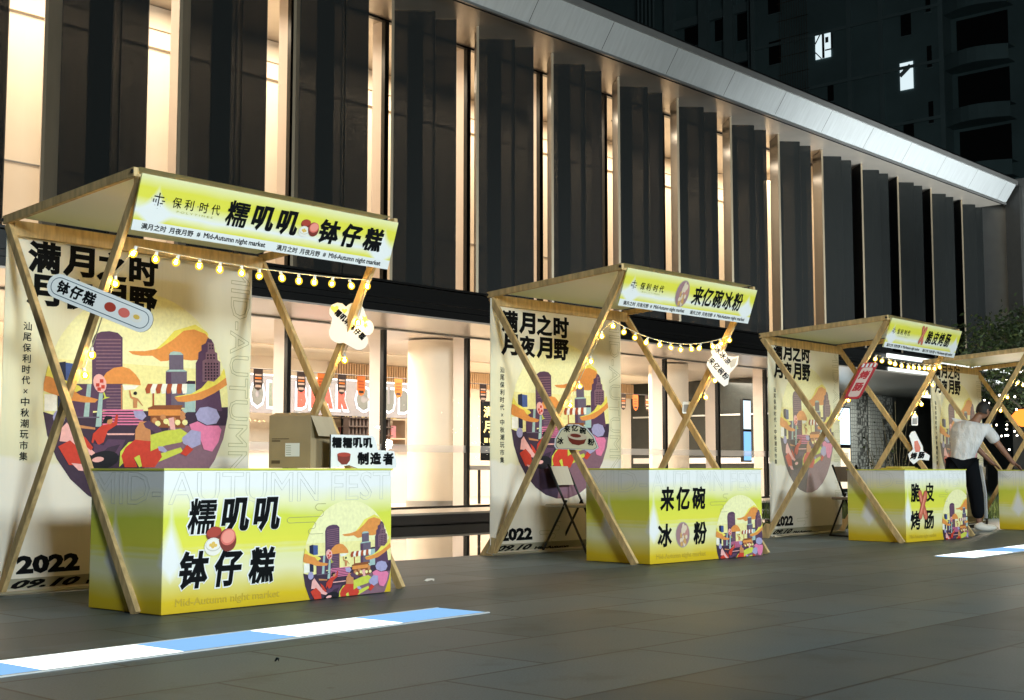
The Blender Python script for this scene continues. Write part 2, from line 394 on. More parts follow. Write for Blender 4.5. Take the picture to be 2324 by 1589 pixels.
# pleated screens
def pleat(x):
    m = MB(); P = [(0, .0), (.44, .47), (.90, .02), (1.17, .29), (1.42, .03)]
    for k in range(4):
        (ax, ay), (bx, by) = P[k], P[k + 1]
        d = Vector((bx - ax, by - ay, 0)); n = Vector((d.y, -d.x, 0)).normalized() * 0.02
        A = Vector((ax, ay, 0)); B = Vector((bx, by, 0))
        q = [A - n, B - n, B + n, A + n]
        lo = [v + Vector((0, 0, ZB1 + .003)) for v in q]; hi = [v + Vector((0, 0, ZS - .003)) for v in q]
        for t in range(4): m.face([lo[t], lo[(t + 1) % 4], hi[(t + 1) % 4], hi[t]], (DARKMETAL if t == 0 else LITMETAL) if k == 0 else PERF)
        
    return m
LITMETAL = mat('lit_bronze_metal', (0.36, 0.29, 0.20), 0.38, 0.5, var=.06, scale=3)  # paler copy of the dark metal, interior light put into its colour
PERF = mat('perforated_dark_metal', (0.018, 0.0205, 0.0205), 0.42, 0.0, 0.10)
N, L = nodes(PERF); tr = N.new('ShaderNodeBsdfTransparent'); mx = N.new('ShaderNodeMixShader'); tc = N.new('ShaderNodeTexCoord'); mp = N.new('ShaderNodeMapping'); mp.inputs['Scale'].default_value = (1, 1, 40); nz = N.new('ShaderNodeTexNoise'); nz.inputs['Scale'].default_value = 3; mr = N.new('ShaderNodeMapRange'); mr.inputs[1].default_value = .3; mr.inputs[2].default_value = .7; mr.inputs[3].default_value = .105; mr.inputs[4].default_value = .125
L.new(tc.outputs['Object'], mp.inputs[0]); L.new(mp.outputs[0], nz.inputs['Vector']); L.new(nz.outputs[0], mr.inputs[0]); L.new(mr.outputs[0], mx.inputs[0])
L.new(N['Principled BSDF'].outputs[0], mx.inputs[1]); L.new(tr.outputs[0], mx.inputs[2]); L.new(mx.outputs[0], N['Material Output'].inputs[0])
proto = None
for k in range(-7, 10):
    x = 17.19 + (1.895 if k > 0 else 1.885) * k
    if x > 34.6: continue
    if proto is None: proto = hpart(pleat(0), 'pleated_screen'); o = proto
    else: o = proto.copy(); COL.objects.link(o); o.parent = HALL
    o.location = (x - 5, 0.585, 0)
# upper windows and mullions, lower windows and mullions
JAMB = mat('pale_jamb', (0.66, 0.60, 0.56), 0.5)
MP = 1.905
pu = pl = pm = pj = pm2 = pj2 = None
def rep(o, x):
    c = o.copy(); COL.objects.link(c); c.parent = HALL; c.location = (x - 5, 1.5, 0); return c
for k in range(-9, 7):
    x = 16.03 + MP * k
    if x > XG - .2: continue
    if pu is None:
        a = MB(); a.face([(0.03, 0, ZB1 + .01), (MP - .03, 0, ZB1 + .01), (MP - .03, 0, ZS - .03), (.03, 0, ZS - .03)], GLASS); pu = a.build('upper_window', HALL); pu.location = (x - 5, 1.5, 0)
        a = MB(); a.face([(0.035, 0, .16), (MP - .035, 0, .16), (MP - .035, 0, ZB0 - .04), (.035, 0, ZB0 - .04)], GLASS)
        a.face([(.035, .004, 1.06), (MP - .035, .004, 1.06), (MP - .035, .004, 1.18), (.035, .004, 1.18)], FROST)
        pl = a.build('shop_window', HALL); pl.location = (x - 5, 1.5, 0)
        a = MB(); a.box((-.06, -.03, ZB1), (.03, .05, ZS - .002), BLACKMETAL); a.box((.38, -.12, ZB1), (.71, -.09, ZS - .002), BLACKMETAL); a.box((-.03, .05, ZB1), (.03, .30, ZS - .002), JAMB); pm = a.build('upper_mullion', HALL); pm.location = (x - 5, 1.5, 0)
        a = MB(); a.box((-.035, -.03, .15), (.035, .05, ZB0 - .035), BLACKMETAL); a.box((-.035, .05, .15), (.035, .30, ZB0 - .035), JAMB); pj = a.build('shop_mullion', HALL); pj.location = (x - 5, 1.5, 0)
    else:
        for q in (pu, pl, pm, pj): rep(q, x)
m = MB(); m.box((X0, 15.46, ZS - .03), (XG, 15.55, ZS - .002), BLACKMETAL); m.box((X0, 15.46, .15), (XG, 15.54, .185), BLACKMETAL); m.box((X0, 15.46, ZB0 - .06), (XG, 15.54, ZB0 - .034), SOFFITD); hpart(m, 'window_rail')
# upper room: ceiling, wall with a recessed cove line, floor, end walls
m = MB(); UW = 17.7
m.box((X0, UW, ZB1), (XG, UW + .2, 7.35), CREAM); m.box((X0, UW - .06, 7.35), (XG, UW + .2, 7.62), CREAM); m.box((X0, UW - .02, 7.66), (XG, UW + .2, 8.02), CREAM)
m.box((X0, UW - .012, 5.15), (XG, UW + .01, 5.17), SOFFITD)
hpart(m, 'upper_wall')
DLM = mat('downlight_trim', (.10, .08, .06), .5)
for k in range(17):
    m = MB(); m.lathe([(.001, ZS - .012), (.07, ZS - .012), (.07, ZS - .002)], DLM, 14, (5.3 + k * 1.35, 16.55 + .35 * (k % 2), 0)); hpart(m, 'downlight')
m = MB(); m.box((X0, 15.56, 3.30), (XG, UW - .003, 3.50), mat('oak_floor', (.34, .24, .15), .5)); hpart(m, 'upper_floor')
m = MB(); m.box((X0 - .2, 14.6, .15), (X0, 26, ZS), CREAM); m.box((XG, 15.55, .15), (XG + .2, 26, ZS), CREAM); m.box((XG - .1, 15.6, .16), (XG - .003, 20.99, 3.0), mat('dark_end_sheet', (.022, .026, .025), .3, var=.15)); hpart(m, 'side_wall')  # dark sheet stands in for the dim shop end and its reflections
m = MB(); m.box((XG + .21, 15.6, ZB1 + .01), (X1 + .15, 15.8, ZS - .01), BLACKMETAL); hpart(m, 'blind_wall')
# shop room
m = MB(); SW = 21.0
m.box((X0, SW, .15), (XG, SW + .2, 3.0), CREAM)
m.box((X0, 19.003, 3.0), (XG, SW + .2, 3.1), CREAM); hpart(m, 'shop_wall')
m = MB(); m.box((XG - .14, 15.7, 2.1), (XG - .103, 20.9, 2.14), ALU); m.box((XG - .14, 15.7, .92), (XG - .103, 20.9, 1.06), mat('white_rail', (.7, .7, .7), .5)); hpart(m, 'end_sheet_rail')
m = MB(); m.lathe([(.42, .15), (.42, 2.99)], CREAM, 40, (COLX1, 16.35, 0)); m.lathe([(.44, .15), (.44, .25)], SOFFITD, 40, (COLX1, 16.35, 0)); hpart(m, 'round_column')
m = MB(); m.lathe([(.42, .15), (.42, 2.99)], CREAM, 40, (COLX2, 16.35, 0)); m.lathe([(.44, .15), (.44, .25)], SOFFITD, 40, (COLX2, 16.35, 0)); hpart(m, 'round_column')
SLAT = mat('timber_slats', (.62, .42, .24), .5)
m = MB()
for k in range(150): m.box((17.6 + k * .07, 20.9, 2.62), (17.64 + k * .07, 20.96, 2.985), SLAT)
hpart(m, 'slatted_bulkhead')
# porch: perforated screens, dark wall, lit shop at its left
HEXM = bpy.data.materials.new('perforated_screen'); HEXM.use_nodes = True
N, L = nodes(HEXM); b = N['Principled BSDF']; tc = N.new('ShaderNodeTexCoord'); vo = N.new('ShaderNodeTexVoronoi'); vo.feature = 'DISTANCE_TO_EDGE'; vo.inputs['Scale'].default_value = 9; vo.inputs['Randomness'].default_value = 0.25
cr = ramp(N, [(0.0, (.08, .08, .075)), (.05, (.10, .10, .09)), (.09, (.52, .52, .48)), (1, (.56, .56, .52))]); L.new(tc.outputs['Object'], vo.inputs[0]); L.new(vo.outputs[0], cr.inputs[0]); L.new(cr.outputs[0], b.inputs['Base Color']); b.inputs['Roughness'].default_value = .4
for k in range(4):
    m = MB(); x = 34.85 + k * .82; m.box((x, 18.55 + (k % 2) * .08, .02), (x + .80, 18.62 + (k % 2) * .08, 3.0), HEXM); hpart(m, 'perforated_screen')
m = MB(); m.box((38.15, 18.7, 0), (60, 18.8, 3.0), mat('dark_porch_wall', (.03, .032, .028), .3, var=.3, scale=3)); m.box((42, 14.2, 3.02), (60, 20, 3.5), DARKMETAL); hpart(m, 'porch_wall')
m = MB(); m.box((28.3, 20.5, 0), (34.8, 20.7, 3.0), CREAM); m.box((28.2, 15.6, 0), (28.35, 20.5, 3.0), CREAM); hpart(m, 'porch_shop_wall')
m = MB(); m.box((38.3, 17.6, 2.96), (39.5, 17.75, 3.01), emission('porch_tube', (.9, 1, .95), 3)); hpart(m, 'porch_lamp')
area('porch_shop_light', (32.5, 19.5, 2.85), (32.5, 19.6, 0), 5, .6, 90, (1, .97, .92))

# things inside the shop
m = empty('wall_sign', (13.9, 18.98, 1.78), 0, 'grey wall sign with glowing outlined letters reading POLY BEAR CLUB inside the shop', 'sign')
q = MB(); q.box((-1.2, 0, .0), (4.6, .06, .66), mat('sign_grey', (.17, .165, .18), .5)); q.build('sign_board', m)
q = MB(); q.box((-1.2, -.03, .66), (4.6, .05, .69), emission('sign_glow', (1, .97, .92), 2.2)); q.build('light_edge', m)
F = frame((0, -.012, 0), (1, 0, 0), (0, 0, 1)); Fh = frame((0, -.006, 0), (1, 0, 0), (0, 0, 1)); GLOW = emission('letter_glow', (1, .98, .98), 2.0)
LT = [('P', -.10, .18, 'grn'), ('O', .22, .56, 'gry'), ('L', .60, .82, 'grn'), ('Y', .80, 1.08, 'grn'), ('B', 1.24, 1.52, 'red'), ('E', 1.56, 1.82, 'red'), ('A', 1.80, 2.16, 'red'), ('R', 2.20, 2.52, 'red'), ('C', 2.66, 3.02, 'gry'), ('L', 3.08, 3.32, 'gry'), ('U', 3.36, 3.70, 'gry'), ('B', 3.78, 4.10, 'gry')]
lc = {'grn': mat('letter_green', (.12, .15, .12), .5), 'gry': mat('letter_grey', (.10, .11, .105), .5), 'red': mat('letter_red', (.42, .045, .03), .5)}
for t, a, bb, c in LT:
    z = MB(); z.text(t, Fh, (a - .01, .07, bb + .01, .59), GLOW, bold=.10); z.text(t, F, (a + .035, .12, bb - .035, .54), lc[c], bold=.10); z.build('letter', m)
PEN = [mat('orange_pennant', (.85, .22, .04), .6), mat('dark_pennant', (.05, .03, .03), .6)]
PW = mat('pennant_print', (.75, .55, .45), .6)
def pennant(k):
    m = MB(); F = frame((0, 0, 0), (1, 0, 0), (0, 0, 1)); c = PEN[k % 2]
    o = [(-.09, 0), (.09, 0), (.09, -.24), (.06, -.31), (0, -.34), (-.06, -.31), (-.09, -.24)][::-1]
    m.slab(o, F, .004, c, c)
    for y in (-.08, -.13, -.18): m.poly([(-.065, y - .03), (.065, y - .03), (.065, y), (-.065, y)][::1], F, mat('pennant_red', (.60, .10, .03), .6) if k % 2 == 0 else (PEN[0] if y == -.13 else PW), .002)
    m.poly([(-.06, -.29), (.06, -.29), (.05, -.25), (-.05, -.25)], F, PEN[1] if k % 2 == 0 else PW, .002)
    return m
pens = [None, None]
for k in range(30):
    x = 11.45 + k * .43
    if pens[k % 2] is None: pens[k % 2] = pennant(k).build('pennant'); o = pens[k % 2]
    else: o = pens[k % 2].copy(); COL.objects.link(o)
    o.location = (x, 16.9, 2.36)
    tag(o, ('orange' if k % 2 == 0 else 'black and orange') + ' pennant hanging in the row behind the shop glass', 'pennant', ('orange' if k % 2 == 0 else 'black') + ' pennants in the shop bunting')
m = MB(); m.tube([(9, 16.9, 2.365), (25, 16.9, 2.365)], .006, BLACKMETAL, 4); tag(m.build('bunting_cord'), 'thin cord carrying orange and black pennants across the shop', 'cord')
def poster(x, y, z, w, h, label):
    m = empty('poster', (x, y, z), 0, label, 'poster')
    a = MB(); a.box((0, 0, 0), (w, .03, h), BLACK); a.build('board', m)
    a = MB(); F = frame((0, -.002, 0), (1, 0, 0), (0, 0, 1)); c = mat('poster_yellow_glow', (.80, .68, .28), .5, emit=(.8, .65, .25), es=.25)  # print given a faint glow of its own, though no lamp
    a.text('满月之时', F, (w * .04, h * .72, w * .96, h * .92), c, .03); a.text('月夜月野', F, (w * .04, h * .46, w * .96, h * .68), c, .03)
    for k in range(8): a.poly([(w * (.06 + k * .11), h * .3), (w * (.06 + k * .11) + w * .08, h * .3), (w * (.06 + k * .11) + w * .08, h * .38), (w * (.06 + k * .11), h * .38)], F, c)
    a.build('lettering', m)
poster(18.6, 17.6, .95, 1.25, 1.15, 'black poster with yellow characters behind the glass left of the second stall opening')
poster(17.3, 20.2, 1.1, 1.3, 1.0, 'black poster with yellow characters deep in the shop beside the round column')
m = empty('display_screen', (27.0, 17.0, .95), 0, 'tall blue lit display screen inside the dark end of the shop', 'screen')
a = MB(); a.box((0, 0, 0), (.36, .08, 1.5), BLACKMETAL); a.build('casing', m)
a = MB(); a.box((.02, -.006, .04), (.34, -.001, .72), emission('screen_blue', (.25, .55, 1), 1.5)); a.box((.02, -.006, .78), (.34, -.001, 1.46), emission('screen_pale', (.75, .9, 1), 1.5)); a.build('screen_face', m)
m = empty('display_screen', (SCRX, 17.6, .15), 0, 'pale lit display screen standing by the perforated porch panels', 'screen')
a = MB(); a.box((0, 0, 0), (.9, .12, 2.35), BLACKMETAL); a.build('casing', m)
a = MB(); a.box((.05, -.006, 1.3), (.85, -.001, 2.3), emission('screen_white', (.7, .9, 1), 2.2)); a.box((.05, -.006, .1), (.85, -.001, 1.2), emission('screen_warm', (1, .85, .6), 1.6)); a.build('screen_face', m)
m = empty('bar_counter', (12.6, 18.2, .15), 0, 'low pale bar counter below the glowing wall sign', 'counter')
a = MB(); a.box((0, 0, 0), (4.8, .6, .98), mat('pale_counter', (.6, .55, .5), .5)); a.build('body', m); a = MB(); a.box((-.05, -.05, .98), (4.85, .65, 1.03), mat('counter_top', (.20, .15, .12), .4)); a.build('worktop', m)
m = empty('drinks_shelf', (16.2, 18.7, 1.25), 0, 'dark slatted drinks shelf under the right end of the glowing sign', 'shelf')
a = MB()
for k in range(4): a.box((0, 0, k * .16), (1.1, .25, k * .16 + .02), mat('shelf_dark', (.05, .035, .03), .5))
for k in range(12): a.box((.02 + k * .09, .05, .02), (.06 + k * .09, .2, .48), mat('shelf_dark', (.05, .035, .03), .5))
a.build('shelves', m)
m = empty('display_shelf', (17.0, 20.3, .15), 0, 'tall pale display shelf of coloured packets deep in the shop right of the column', 'shelf')
a = MB()
for k in range(6): a.box((0, 0, .05 + k * .4), (3.2, .4, .08 + k * .4), mat('shelf_birch', (.55, .45, .33), .5))
for x in (0, 1.06, 2.13, 3.17): a.box((x, .003, .081), (x + .03, .397, 2.049), MATS['shelf_birch'])
a.build('shelves', m)
a = MB(); rr = random.Random(21)
for k in range(5):
    x = .06
    while x < 3.05:
        w_ = rr.uniform(.06, .16); c = rr.choice(((.55, .12, .05), (.60, .45, .10), (.12, .20, .30), (.50, .45, .38), (.10, .22, .12), (.45, .18, .22)))
        if not (abs(x - 1.06) < .2 or abs(x - 2.13) < .2): a.box((x, .05, .082 + k * .4), (x + w_, .25, .082 + k * .4 + rr.uniform(.12, .30)), mat('packet_%d' % int(c[0] * 100 + c[1] * 1000), c, .5))
        x += w_ + rr.uniform(.01, .08)
a.build('packets', m)
m = empty('side_table', (16.9, 16.4, .15), 0, 'grey topped table with black legs just inside the shop glass', 'table')
a = MB(); a.box((0, 0, .62), (1.0, .6, .70), mat('table_grey', (.30, .30, .29), .5)); a.build('table_top', m)
for sx in (.04, .92):
    for sy in (.04, .52):
        a = MB(); a.box((sx, sy, 0), (sx + .04, sy + .04, .62), BLACKMETAL); a.build('leg', m)
# ---------------------------------------------------------------- the printed illustration
ART_COL= {'cream':(0.82,0.76,0.34),'pale':(0.84,0.82,0.46),'org':(0.72,0.28,0.07),'yel':(0.8,0.7,0.12),'dk':(0.05,0.03,0.055),'pur':(0.1,0.05,0.1),'mau':(0.22,0.12,0.16),'brick':(0.3,0.1,0.12),'win':(0.04,0.02,0.04),'blue':(0.06,0.1,0.28),'nav':(0.02,0.025,0.06),'gry':(0.14,0.11,0.16),'teal':(0.35,0.5,0.48),'red':(0.55,0.05,0.03),'pink':(0.8,0.42,0.4),'ppk':(0.72,0.2,0.36),'lil':(0.36,0.34,0.55),'skin':(0.55,0.24,0.1),'wht':(0.85,0.83,0.75),'blk':(0.012,0.012,0.018),'rst':(0.38,0.08,0.03),'gre':(0.55,0.6,0.08),'bro':(0.25,0.08,0.03)}
ART=[
('dk',[-0.01,0.437,0.086,0.413,0.321,0.448,0.543,0.455,1.029,0.492,1.043,-0.085,0.007,-0.051]),
('mau',[0.661,0.391,1.031,0.4,1.042,-0.035,0.445,-0.019,0.495,0.169,0.578,0.24]),
('yel',[0.564,0.736,0.627,0.789,0.673,0.837,0.793,0.877,0.881,0.839,0.832,0.795,0.651,0.762]),
('org',[0.422,0.724,0.512,0.73,0.593,0.748,0.668,0.795,0.727,0.842,0.787,0.853,0.856,0.837,0.907,0.79,0.896,0.719,0.773,0.703,0.682,0.707,0.635,0.692,0.6,0.688,0.553,0.711,0.49,0.707,0.445,0.711]),
('pur',[0.242,0.445,0.232,0.755,0.246,0.786,0.277,0.801,0.32,0.807,0.364,0.803,0.39,0.783,0.4,0.45]),
('mau',[0.252,0.766,0.382,0.776,0.382,0.77,0.252,0.76]),
('mau',[0.252,0.75,0.382,0.76,0.382,0.754,0.252,0.744]),
('mau',[0.253,0.734,0.383,0.743,0.383,0.738,0.253,0.729]),
('mau',[0.253,0.718,0.383,0.727,0.383,0.722,0.253,0.713]),
('mau',[0.254,0.703,0.384,0.711,0.384,0.706,0.254,0.697]),
('mau',[0.254,0.687,0.384,0.695,0.384,0.69,0.254,0.681]),
('mau',[0.255,0.671,0.385,0.679,0.385,0.674,0.255,0.665]),
('mau',[0.255,0.655,0.385,0.663,0.385,0.657,0.255,0.65]),
('mau',[0.256,0.639,0.386,0.647,0.386,0.641,0.256,0.634]),
('mau',[0.312,0.55,0.388,0.554,0.389,0.549,0.312,0.545]),
('mau',[0.313,0.536,0.389,0.54,0.389,0.535,0.313,0.531]),
('mau',[0.313,0.522,0.389,0.525,0.389,0.521,0.313,0.517]),
('mau',[0.313,0.508,0.39,0.511,0.39,0.507,0.314,0.503]),
('mau',[0.314,0.494,0.39,0.497,0.39,0.492,0.314,0.489]),
('mau',[0.314,0.48,0.391,0.483,0.391,0.478,0.314,0.475]),
('mau',[0.315,0.466,0.391,0.469,0.391,0.464,0.315,0.462]),
('pur',[0.806,0.464,0.801,0.693,0.815,0.714,0.815,0.744,0.833,0.755,0.832,0.78,0.857,0.792,0.869,0.818,0.894,0.812,0.907,0.79,0.965,0.469]),
('mau',[0.843,0.605,0.84,0.705,0.859,0.716,0.858,0.746,0.87,0.752,0.869,0.798,0.907,0.795,0.911,0.755,0.927,0.749,0.931,0.716,0.947,0.707,0.949,0.61]),
('win',[0.854,0.697,0.864,0.698,0.864,0.689,0.854,0.688]),
('win',[0.872,0.698,0.882,0.699,0.882,0.69,0.872,0.689]),
('win',[0.889,0.699,0.899,0.7,0.899,0.691,0.889,0.69]),
('win',[0.907,0.7,0.917,0.701,0.917,0.692,0.907,0.691]),
('win',[0.924,0.701,0.934,0.702,0.935,0.693,0.925,0.692]),
('win',[0.855,0.682,0.864,0.683,0.865,0.674,0.855,0.673]),
('win',[0.872,0.683,0.882,0.684,0.882,0.675,0.872,0.674]),
('win',[0.889,0.685,0.899,0.685,0.9,0.676,0.89,0.675]),
('win',[0.907,0.686,0.917,0.686,0.917,0.677,0.907,0.676]),
('win',[0.925,0.687,0.935,0.687,0.935,0.678,0.925,0.678]),
('win',[0.855,0.668,0.865,0.668,0.865,0.659,0.855,0.659]),
('win',[0.872,0.669,0.882,0.669,0.883,0.66,0.873,0.66]),
('win',[0.89,0.67,0.9,0.67,0.9,0.661,0.89,0.661]),
('win',[0.907,0.671,0.917,0.672,0.918,0.662,0.908,0.662]),
('win',[0.925,0.672,0.935,0.673,0.935,0.663,0.925,0.663]),
('win',[0.855,0.653,0.865,0.654,0.865,0.645,0.855,0.644]),
('win',[0.873,0.654,0.883,0.655,0.883,0.646,0.873,0.645]),
('win',[0.89,0.655,0.9,0.656,0.9,0.647,0.89,0.646]),
('win',[0.908,0.656,0.918,0.657,0.918,0.648,0.908,0.647]),
('win',[0.925,0.657,0.935,0.658,0.936,0.649,0.926,0.648]),
('win',[0.856,0.639,0.866,0.639,0.866,0.63,0.856,0.63]),
('win',[0.873,0.64,0.883,0.64,0.883,0.631,0.873,0.631]),
('win',[0.891,0.641,0.901,0.641,0.901,0.632,0.891,0.632]),
('win',[0.908,0.642,0.918,0.642,0.918,0.633,0.908,0.633]),
('win',[0.926,0.643,0.936,0.643,0.936,0.634,0.926,0.634]),
('win',[0.856,0.624,0.866,0.625,0.866,0.616,0.856,0.615]),
('win',[0.873,0.625,0.883,0.626,0.884,0.617,0.874,0.616]),
('win',[0.891,0.626,0.901,0.627,0.901,0.618,0.891,0.617]),
('win',[0.908,0.627,0.919,0.628,0.919,0.619,0.909,0.618]),
('win',[0.926,0.628,0.936,0.629,0.936,0.619,0.926,0.619]),
('win',[0.866,0.739,0.876,0.74,0.876,0.731,0.866,0.73]),
('win',[0.884,0.741,0.894,0.741,0.895,0.732,0.884,0.732]),
('win',[0.903,0.742,0.913,0.743,0.913,0.734,0.903,0.733]),
('win',[0.878,0.787,0.886,0.788,0.886,0.779,0.878,0.778]),
('win',[0.893,0.788,0.901,0.789,0.902,0.78,0.893,0.779]),
('win',[0.866,0.725,0.876,0.726,0.876,0.717,0.866,0.716]),
('win',[0.885,0.727,0.895,0.727,0.895,0.718,0.885,0.718]),
('win',[0.903,0.728,0.913,0.728,0.914,0.719,0.904,0.719]),
('win',[0.878,0.773,0.887,0.774,0.887,0.765,0.879,0.764]),
('win',[0.893,0.774,0.902,0.775,0.902,0.766,0.894,0.765]),
('gry',[0.634,0.473,0.63,0.643,0.648,0.654,0.646,0.722,0.652,0.732,0.669,0.739,0.711,0.739,0.727,0.728,0.73,0.656,0.75,0.65,0.754,0.477]),
('teal',[0.646,0.721,0.654,0.734,0.672,0.74,0.711,0.739,0.727,0.727]),
('teal',[0.63,0.642,0.648,0.652,0.732,0.657,0.75,0.649]),
('pur',[0.63,0.638,0.66,0.64,0.665,0.474,0.634,0.473]),
('teal',[0.739,0.59,0.8,0.593,0.804,0.459,0.743,0.457]),
('win',[0.739,0.59,0.757,0.606,0.8,0.607,0.8,0.592]),
('blue',[0.103,0.652,0.153,0.648,0.155,0.575,0.106,0.572]),
('nav',[0.063,0.649,0.103,0.656,0.111,0.441,0.07,0.439]),
('pur',[0.137,0.56,0.242,0.565,0.247,0.418,0.142,0.414]),
('teal',[0.213,0.562,0.234,0.565,0.226,0.417,0.199,0.416]),
('teal',[0.275,0.525,0.294,0.526,0.291,0.377,0.261,0.376]),
('wht',[0.005,0.509,0.065,0.511,0.067,0.439,0.007,0.437]),
('yel',[-0.012,0.624,0.018,0.631,0.055,0.592,0.122,0.568,0.174,0.553,0.19,0.54,0.159,0.525,0.128,0.537,0.056,0.556,-0.005,0.571]),
('org',[-0.005,0.589,0.03,0.586,0.076,0.566,0.122,0.555,0.143,0.533,0.181,0.512,0.233,0.505,0.271,0.497,0.255,0.483,0.203,0.481,0.135,0.487,0.083,0.503,0.032,0.514,-0.003,0.526]),
('yel',[0.681,0.528,0.777,0.545,0.837,0.575,0.874,0.612,0.911,0.609,0.949,0.641,0.973,0.683,0.993,0.643,0.9,0.568,0.778,0.518]),
('org',[0.681,0.523,0.747,0.536,0.801,0.546,0.875,0.572,0.931,0.599,1.0,0.644,1.001,0.603,0.913,0.553,0.839,0.52,0.748,0.504,0.7,0.505]),
('org',[0.284,0.586,0.31,0.62,0.347,0.643,0.391,0.651,0.43,0.644,0.465,0.619,0.488,0.592,0.493,0.571,0.416,0.574,0.295,0.568]),
('wht',[0.394,0.568,0.483,0.57,0.461,0.552,0.405,0.545]),
('skin',[0.387,0.568,0.394,0.568,0.397,0.45,0.391,0.45]),
('rst',[0.517,0.555,0.531,0.58,0.558,0.581,0.546,0.556,0.544,0.537,0.524,0.534]),
('wht',[0.546,0.556,0.558,0.581,0.585,0.582,0.575,0.558,0.572,0.538,0.552,0.535]),
('rst',[0.575,0.558,0.585,0.582,0.612,0.584,0.604,0.559,0.601,0.539,0.581,0.536]),
('wht',[0.604,0.559,0.612,0.584,0.64,0.585,0.633,0.56,0.631,0.541,0.61,0.537]),
('rst',[0.633,0.56,0.64,0.585,0.668,0.586,0.662,0.562,0.66,0.542,0.64,0.539]),
('wht',[0.662,0.562,0.668,0.586,0.696,0.588,0.692,0.563,0.69,0.543,0.669,0.54]),
('rst',[0.692,0.563,0.696,0.588,0.724,0.589,0.722,0.564,0.72,0.545,0.699,0.541]),
('wht',[0.722,0.564,0.724,0.589,0.752,0.591,0.752,0.566,0.75,0.546,0.729,0.543]),
('rst',[0.558,0.538,0.567,0.538,0.569,0.471,0.56,0.47]),
('bro',[0.534,0.469,0.571,0.483,0.73,0.489,0.719,0.466,0.537,0.46]),
('org',[0.537,0.462,0.719,0.468,0.719,0.439,0.538,0.433]),
('bro',[0.55,0.434,0.743,0.44,0.745,0.383,0.551,0.379]),
('skin',[0.589,0.413,0.585,0.404,0.574,0.399,0.562,0.403,0.557,0.412,0.562,0.422,0.573,0.426,0.584,0.423]),
('cream',[0.607,0.399,0.603,0.39,0.591,0.385,0.58,0.389,0.575,0.399,0.579,0.408,0.591,0.412,0.602,0.409]),
('skin',[0.636,0.429,0.631,0.419,0.62,0.415,0.608,0.419,0.603,0.428,0.607,0.438,0.619,0.442,0.63,0.439]),
('cream',[0.654,0.41,0.649,0.401,0.638,0.396,0.626,0.4,0.621,0.409,0.625,0.419,0.637,0.423,0.649,0.42]),
('skin',[0.695,0.419,0.69,0.409,0.679,0.405,0.667,0.408,0.662,0.418,0.666,0.428,0.678,0.432,0.69,0.428]),
('cream',[0.719,0.407,0.714,0.397,0.703,0.393,0.691,0.397,0.686,0.406,0.69,0.416,0.702,0.42,0.714,0.417]),
('skin',[0.748,0.433,0.744,0.423,0.732,0.418,0.72,0.422,0.715,0.432,0.719,0.441,0.731,0.446,0.743,0.442]),
('cream',[0.761,0.408,0.756,0.398,0.745,0.394,0.733,0.398,0.727,0.407,0.732,0.417,0.744,0.422,0.756,0.418]),
('skin',[0.748,0.452,0.743,0.442,0.731,0.438,0.719,0.442,0.714,0.451,0.719,0.461,0.731,0.465,0.743,0.462]),
('cream',[0.678,0.401,0.673,0.391,0.661,0.387,0.65,0.391,0.645,0.4,0.649,0.41,0.661,0.414,0.672,0.411]),
('teal',[0.725,0.466,0.766,0.487,0.773,0.463,0.743,0.452]),
('pink',[0.309,0.578,0.311,0.559,0.307,0.543,0.297,0.531,0.282,0.528,0.267,0.532,0.254,0.544,0.245,0.561,0.242,0.579,0.246,0.596,0.257,0.607,0.271,0.611,0.286,0.607,0.3,0.595]),
('red',[0.257,0.569,0.275,0.57,0.275,0.554,0.257,0.554]),
('red',[0.276,0.588,0.294,0.589,0.295,0.573,0.276,0.572]),
('red',[0.284,0.562,0.302,0.563,0.302,0.547,0.284,0.546]),
('red',[0.264,0.551,0.282,0.552,0.283,0.536,0.265,0.535]),
('gre',[0.294,0.528,0.301,0.531,0.311,0.51,0.331,0.51,0.292,0.497,0.302,0.508]),
('ppk',[0.294,0.454,0.509,0.461,0.509,0.454,0.294,0.447]),
('ppk',[0.294,0.441,0.487,0.448,0.487,0.44,0.294,0.434]),
('ppk',[0.294,0.429,0.51,0.435,0.51,0.428,0.295,0.422]),
('ppk',[0.295,0.416,0.487,0.422,0.488,0.415,0.295,0.409]),
('ppk',[0.295,0.404,0.51,0.41,0.511,0.403,0.295,0.397]),
('ppk',[0.296,0.391,0.488,0.396,0.488,0.389,0.296,0.384]),
('gry',[0.147,0.417,0.279,0.421,0.279,0.415,0.148,0.411]),
('skin',[0.164,0.383,0.259,0.372,0.259,0.363,0.17,0.369]),
('pink',[0.318,0.348,0.467,0.351,0.462,0.343,0.324,0.34]),
('blk',[0.474,0.534,0.472,0.528,0.465,0.525,0.457,0.527,0.454,0.533,0.457,0.539,0.464,0.542,0.471,0.54]),
('skin',[0.43,0.544,0.436,0.546,0.445,0.518,0.462,0.514,0.479,0.51,0.508,0.478,0.503,0.478,0.477,0.501,0.475,0.467,0.455,0.466,0.454,0.504,0.437,0.513]),
('red',[0.249,0.344,0.291,0.382,0.355,0.397,0.365,0.435,0.376,0.431,0.372,0.388,0.324,0.359,0.304,0.308,0.277,0.294,0.258,0.321,0.25,0.302,0.242,0.307]),
('skin',[0.348,0.407,0.345,0.396,0.336,0.389,0.325,0.389,0.317,0.395,0.313,0.406,0.316,0.416,0.324,0.423,0.335,0.423,0.344,0.417]),
('blk',[0.295,0.396,0.311,0.426,0.343,0.425,0.344,0.413,0.322,0.408,0.317,0.392]),
('pur',[0.25,0.302,0.304,0.294,0.325,0.322,0.418,0.321,0.381,0.248,0.365,0.262,0.391,0.3,0.326,0.285,0.294,0.257,0.257,0.261]),
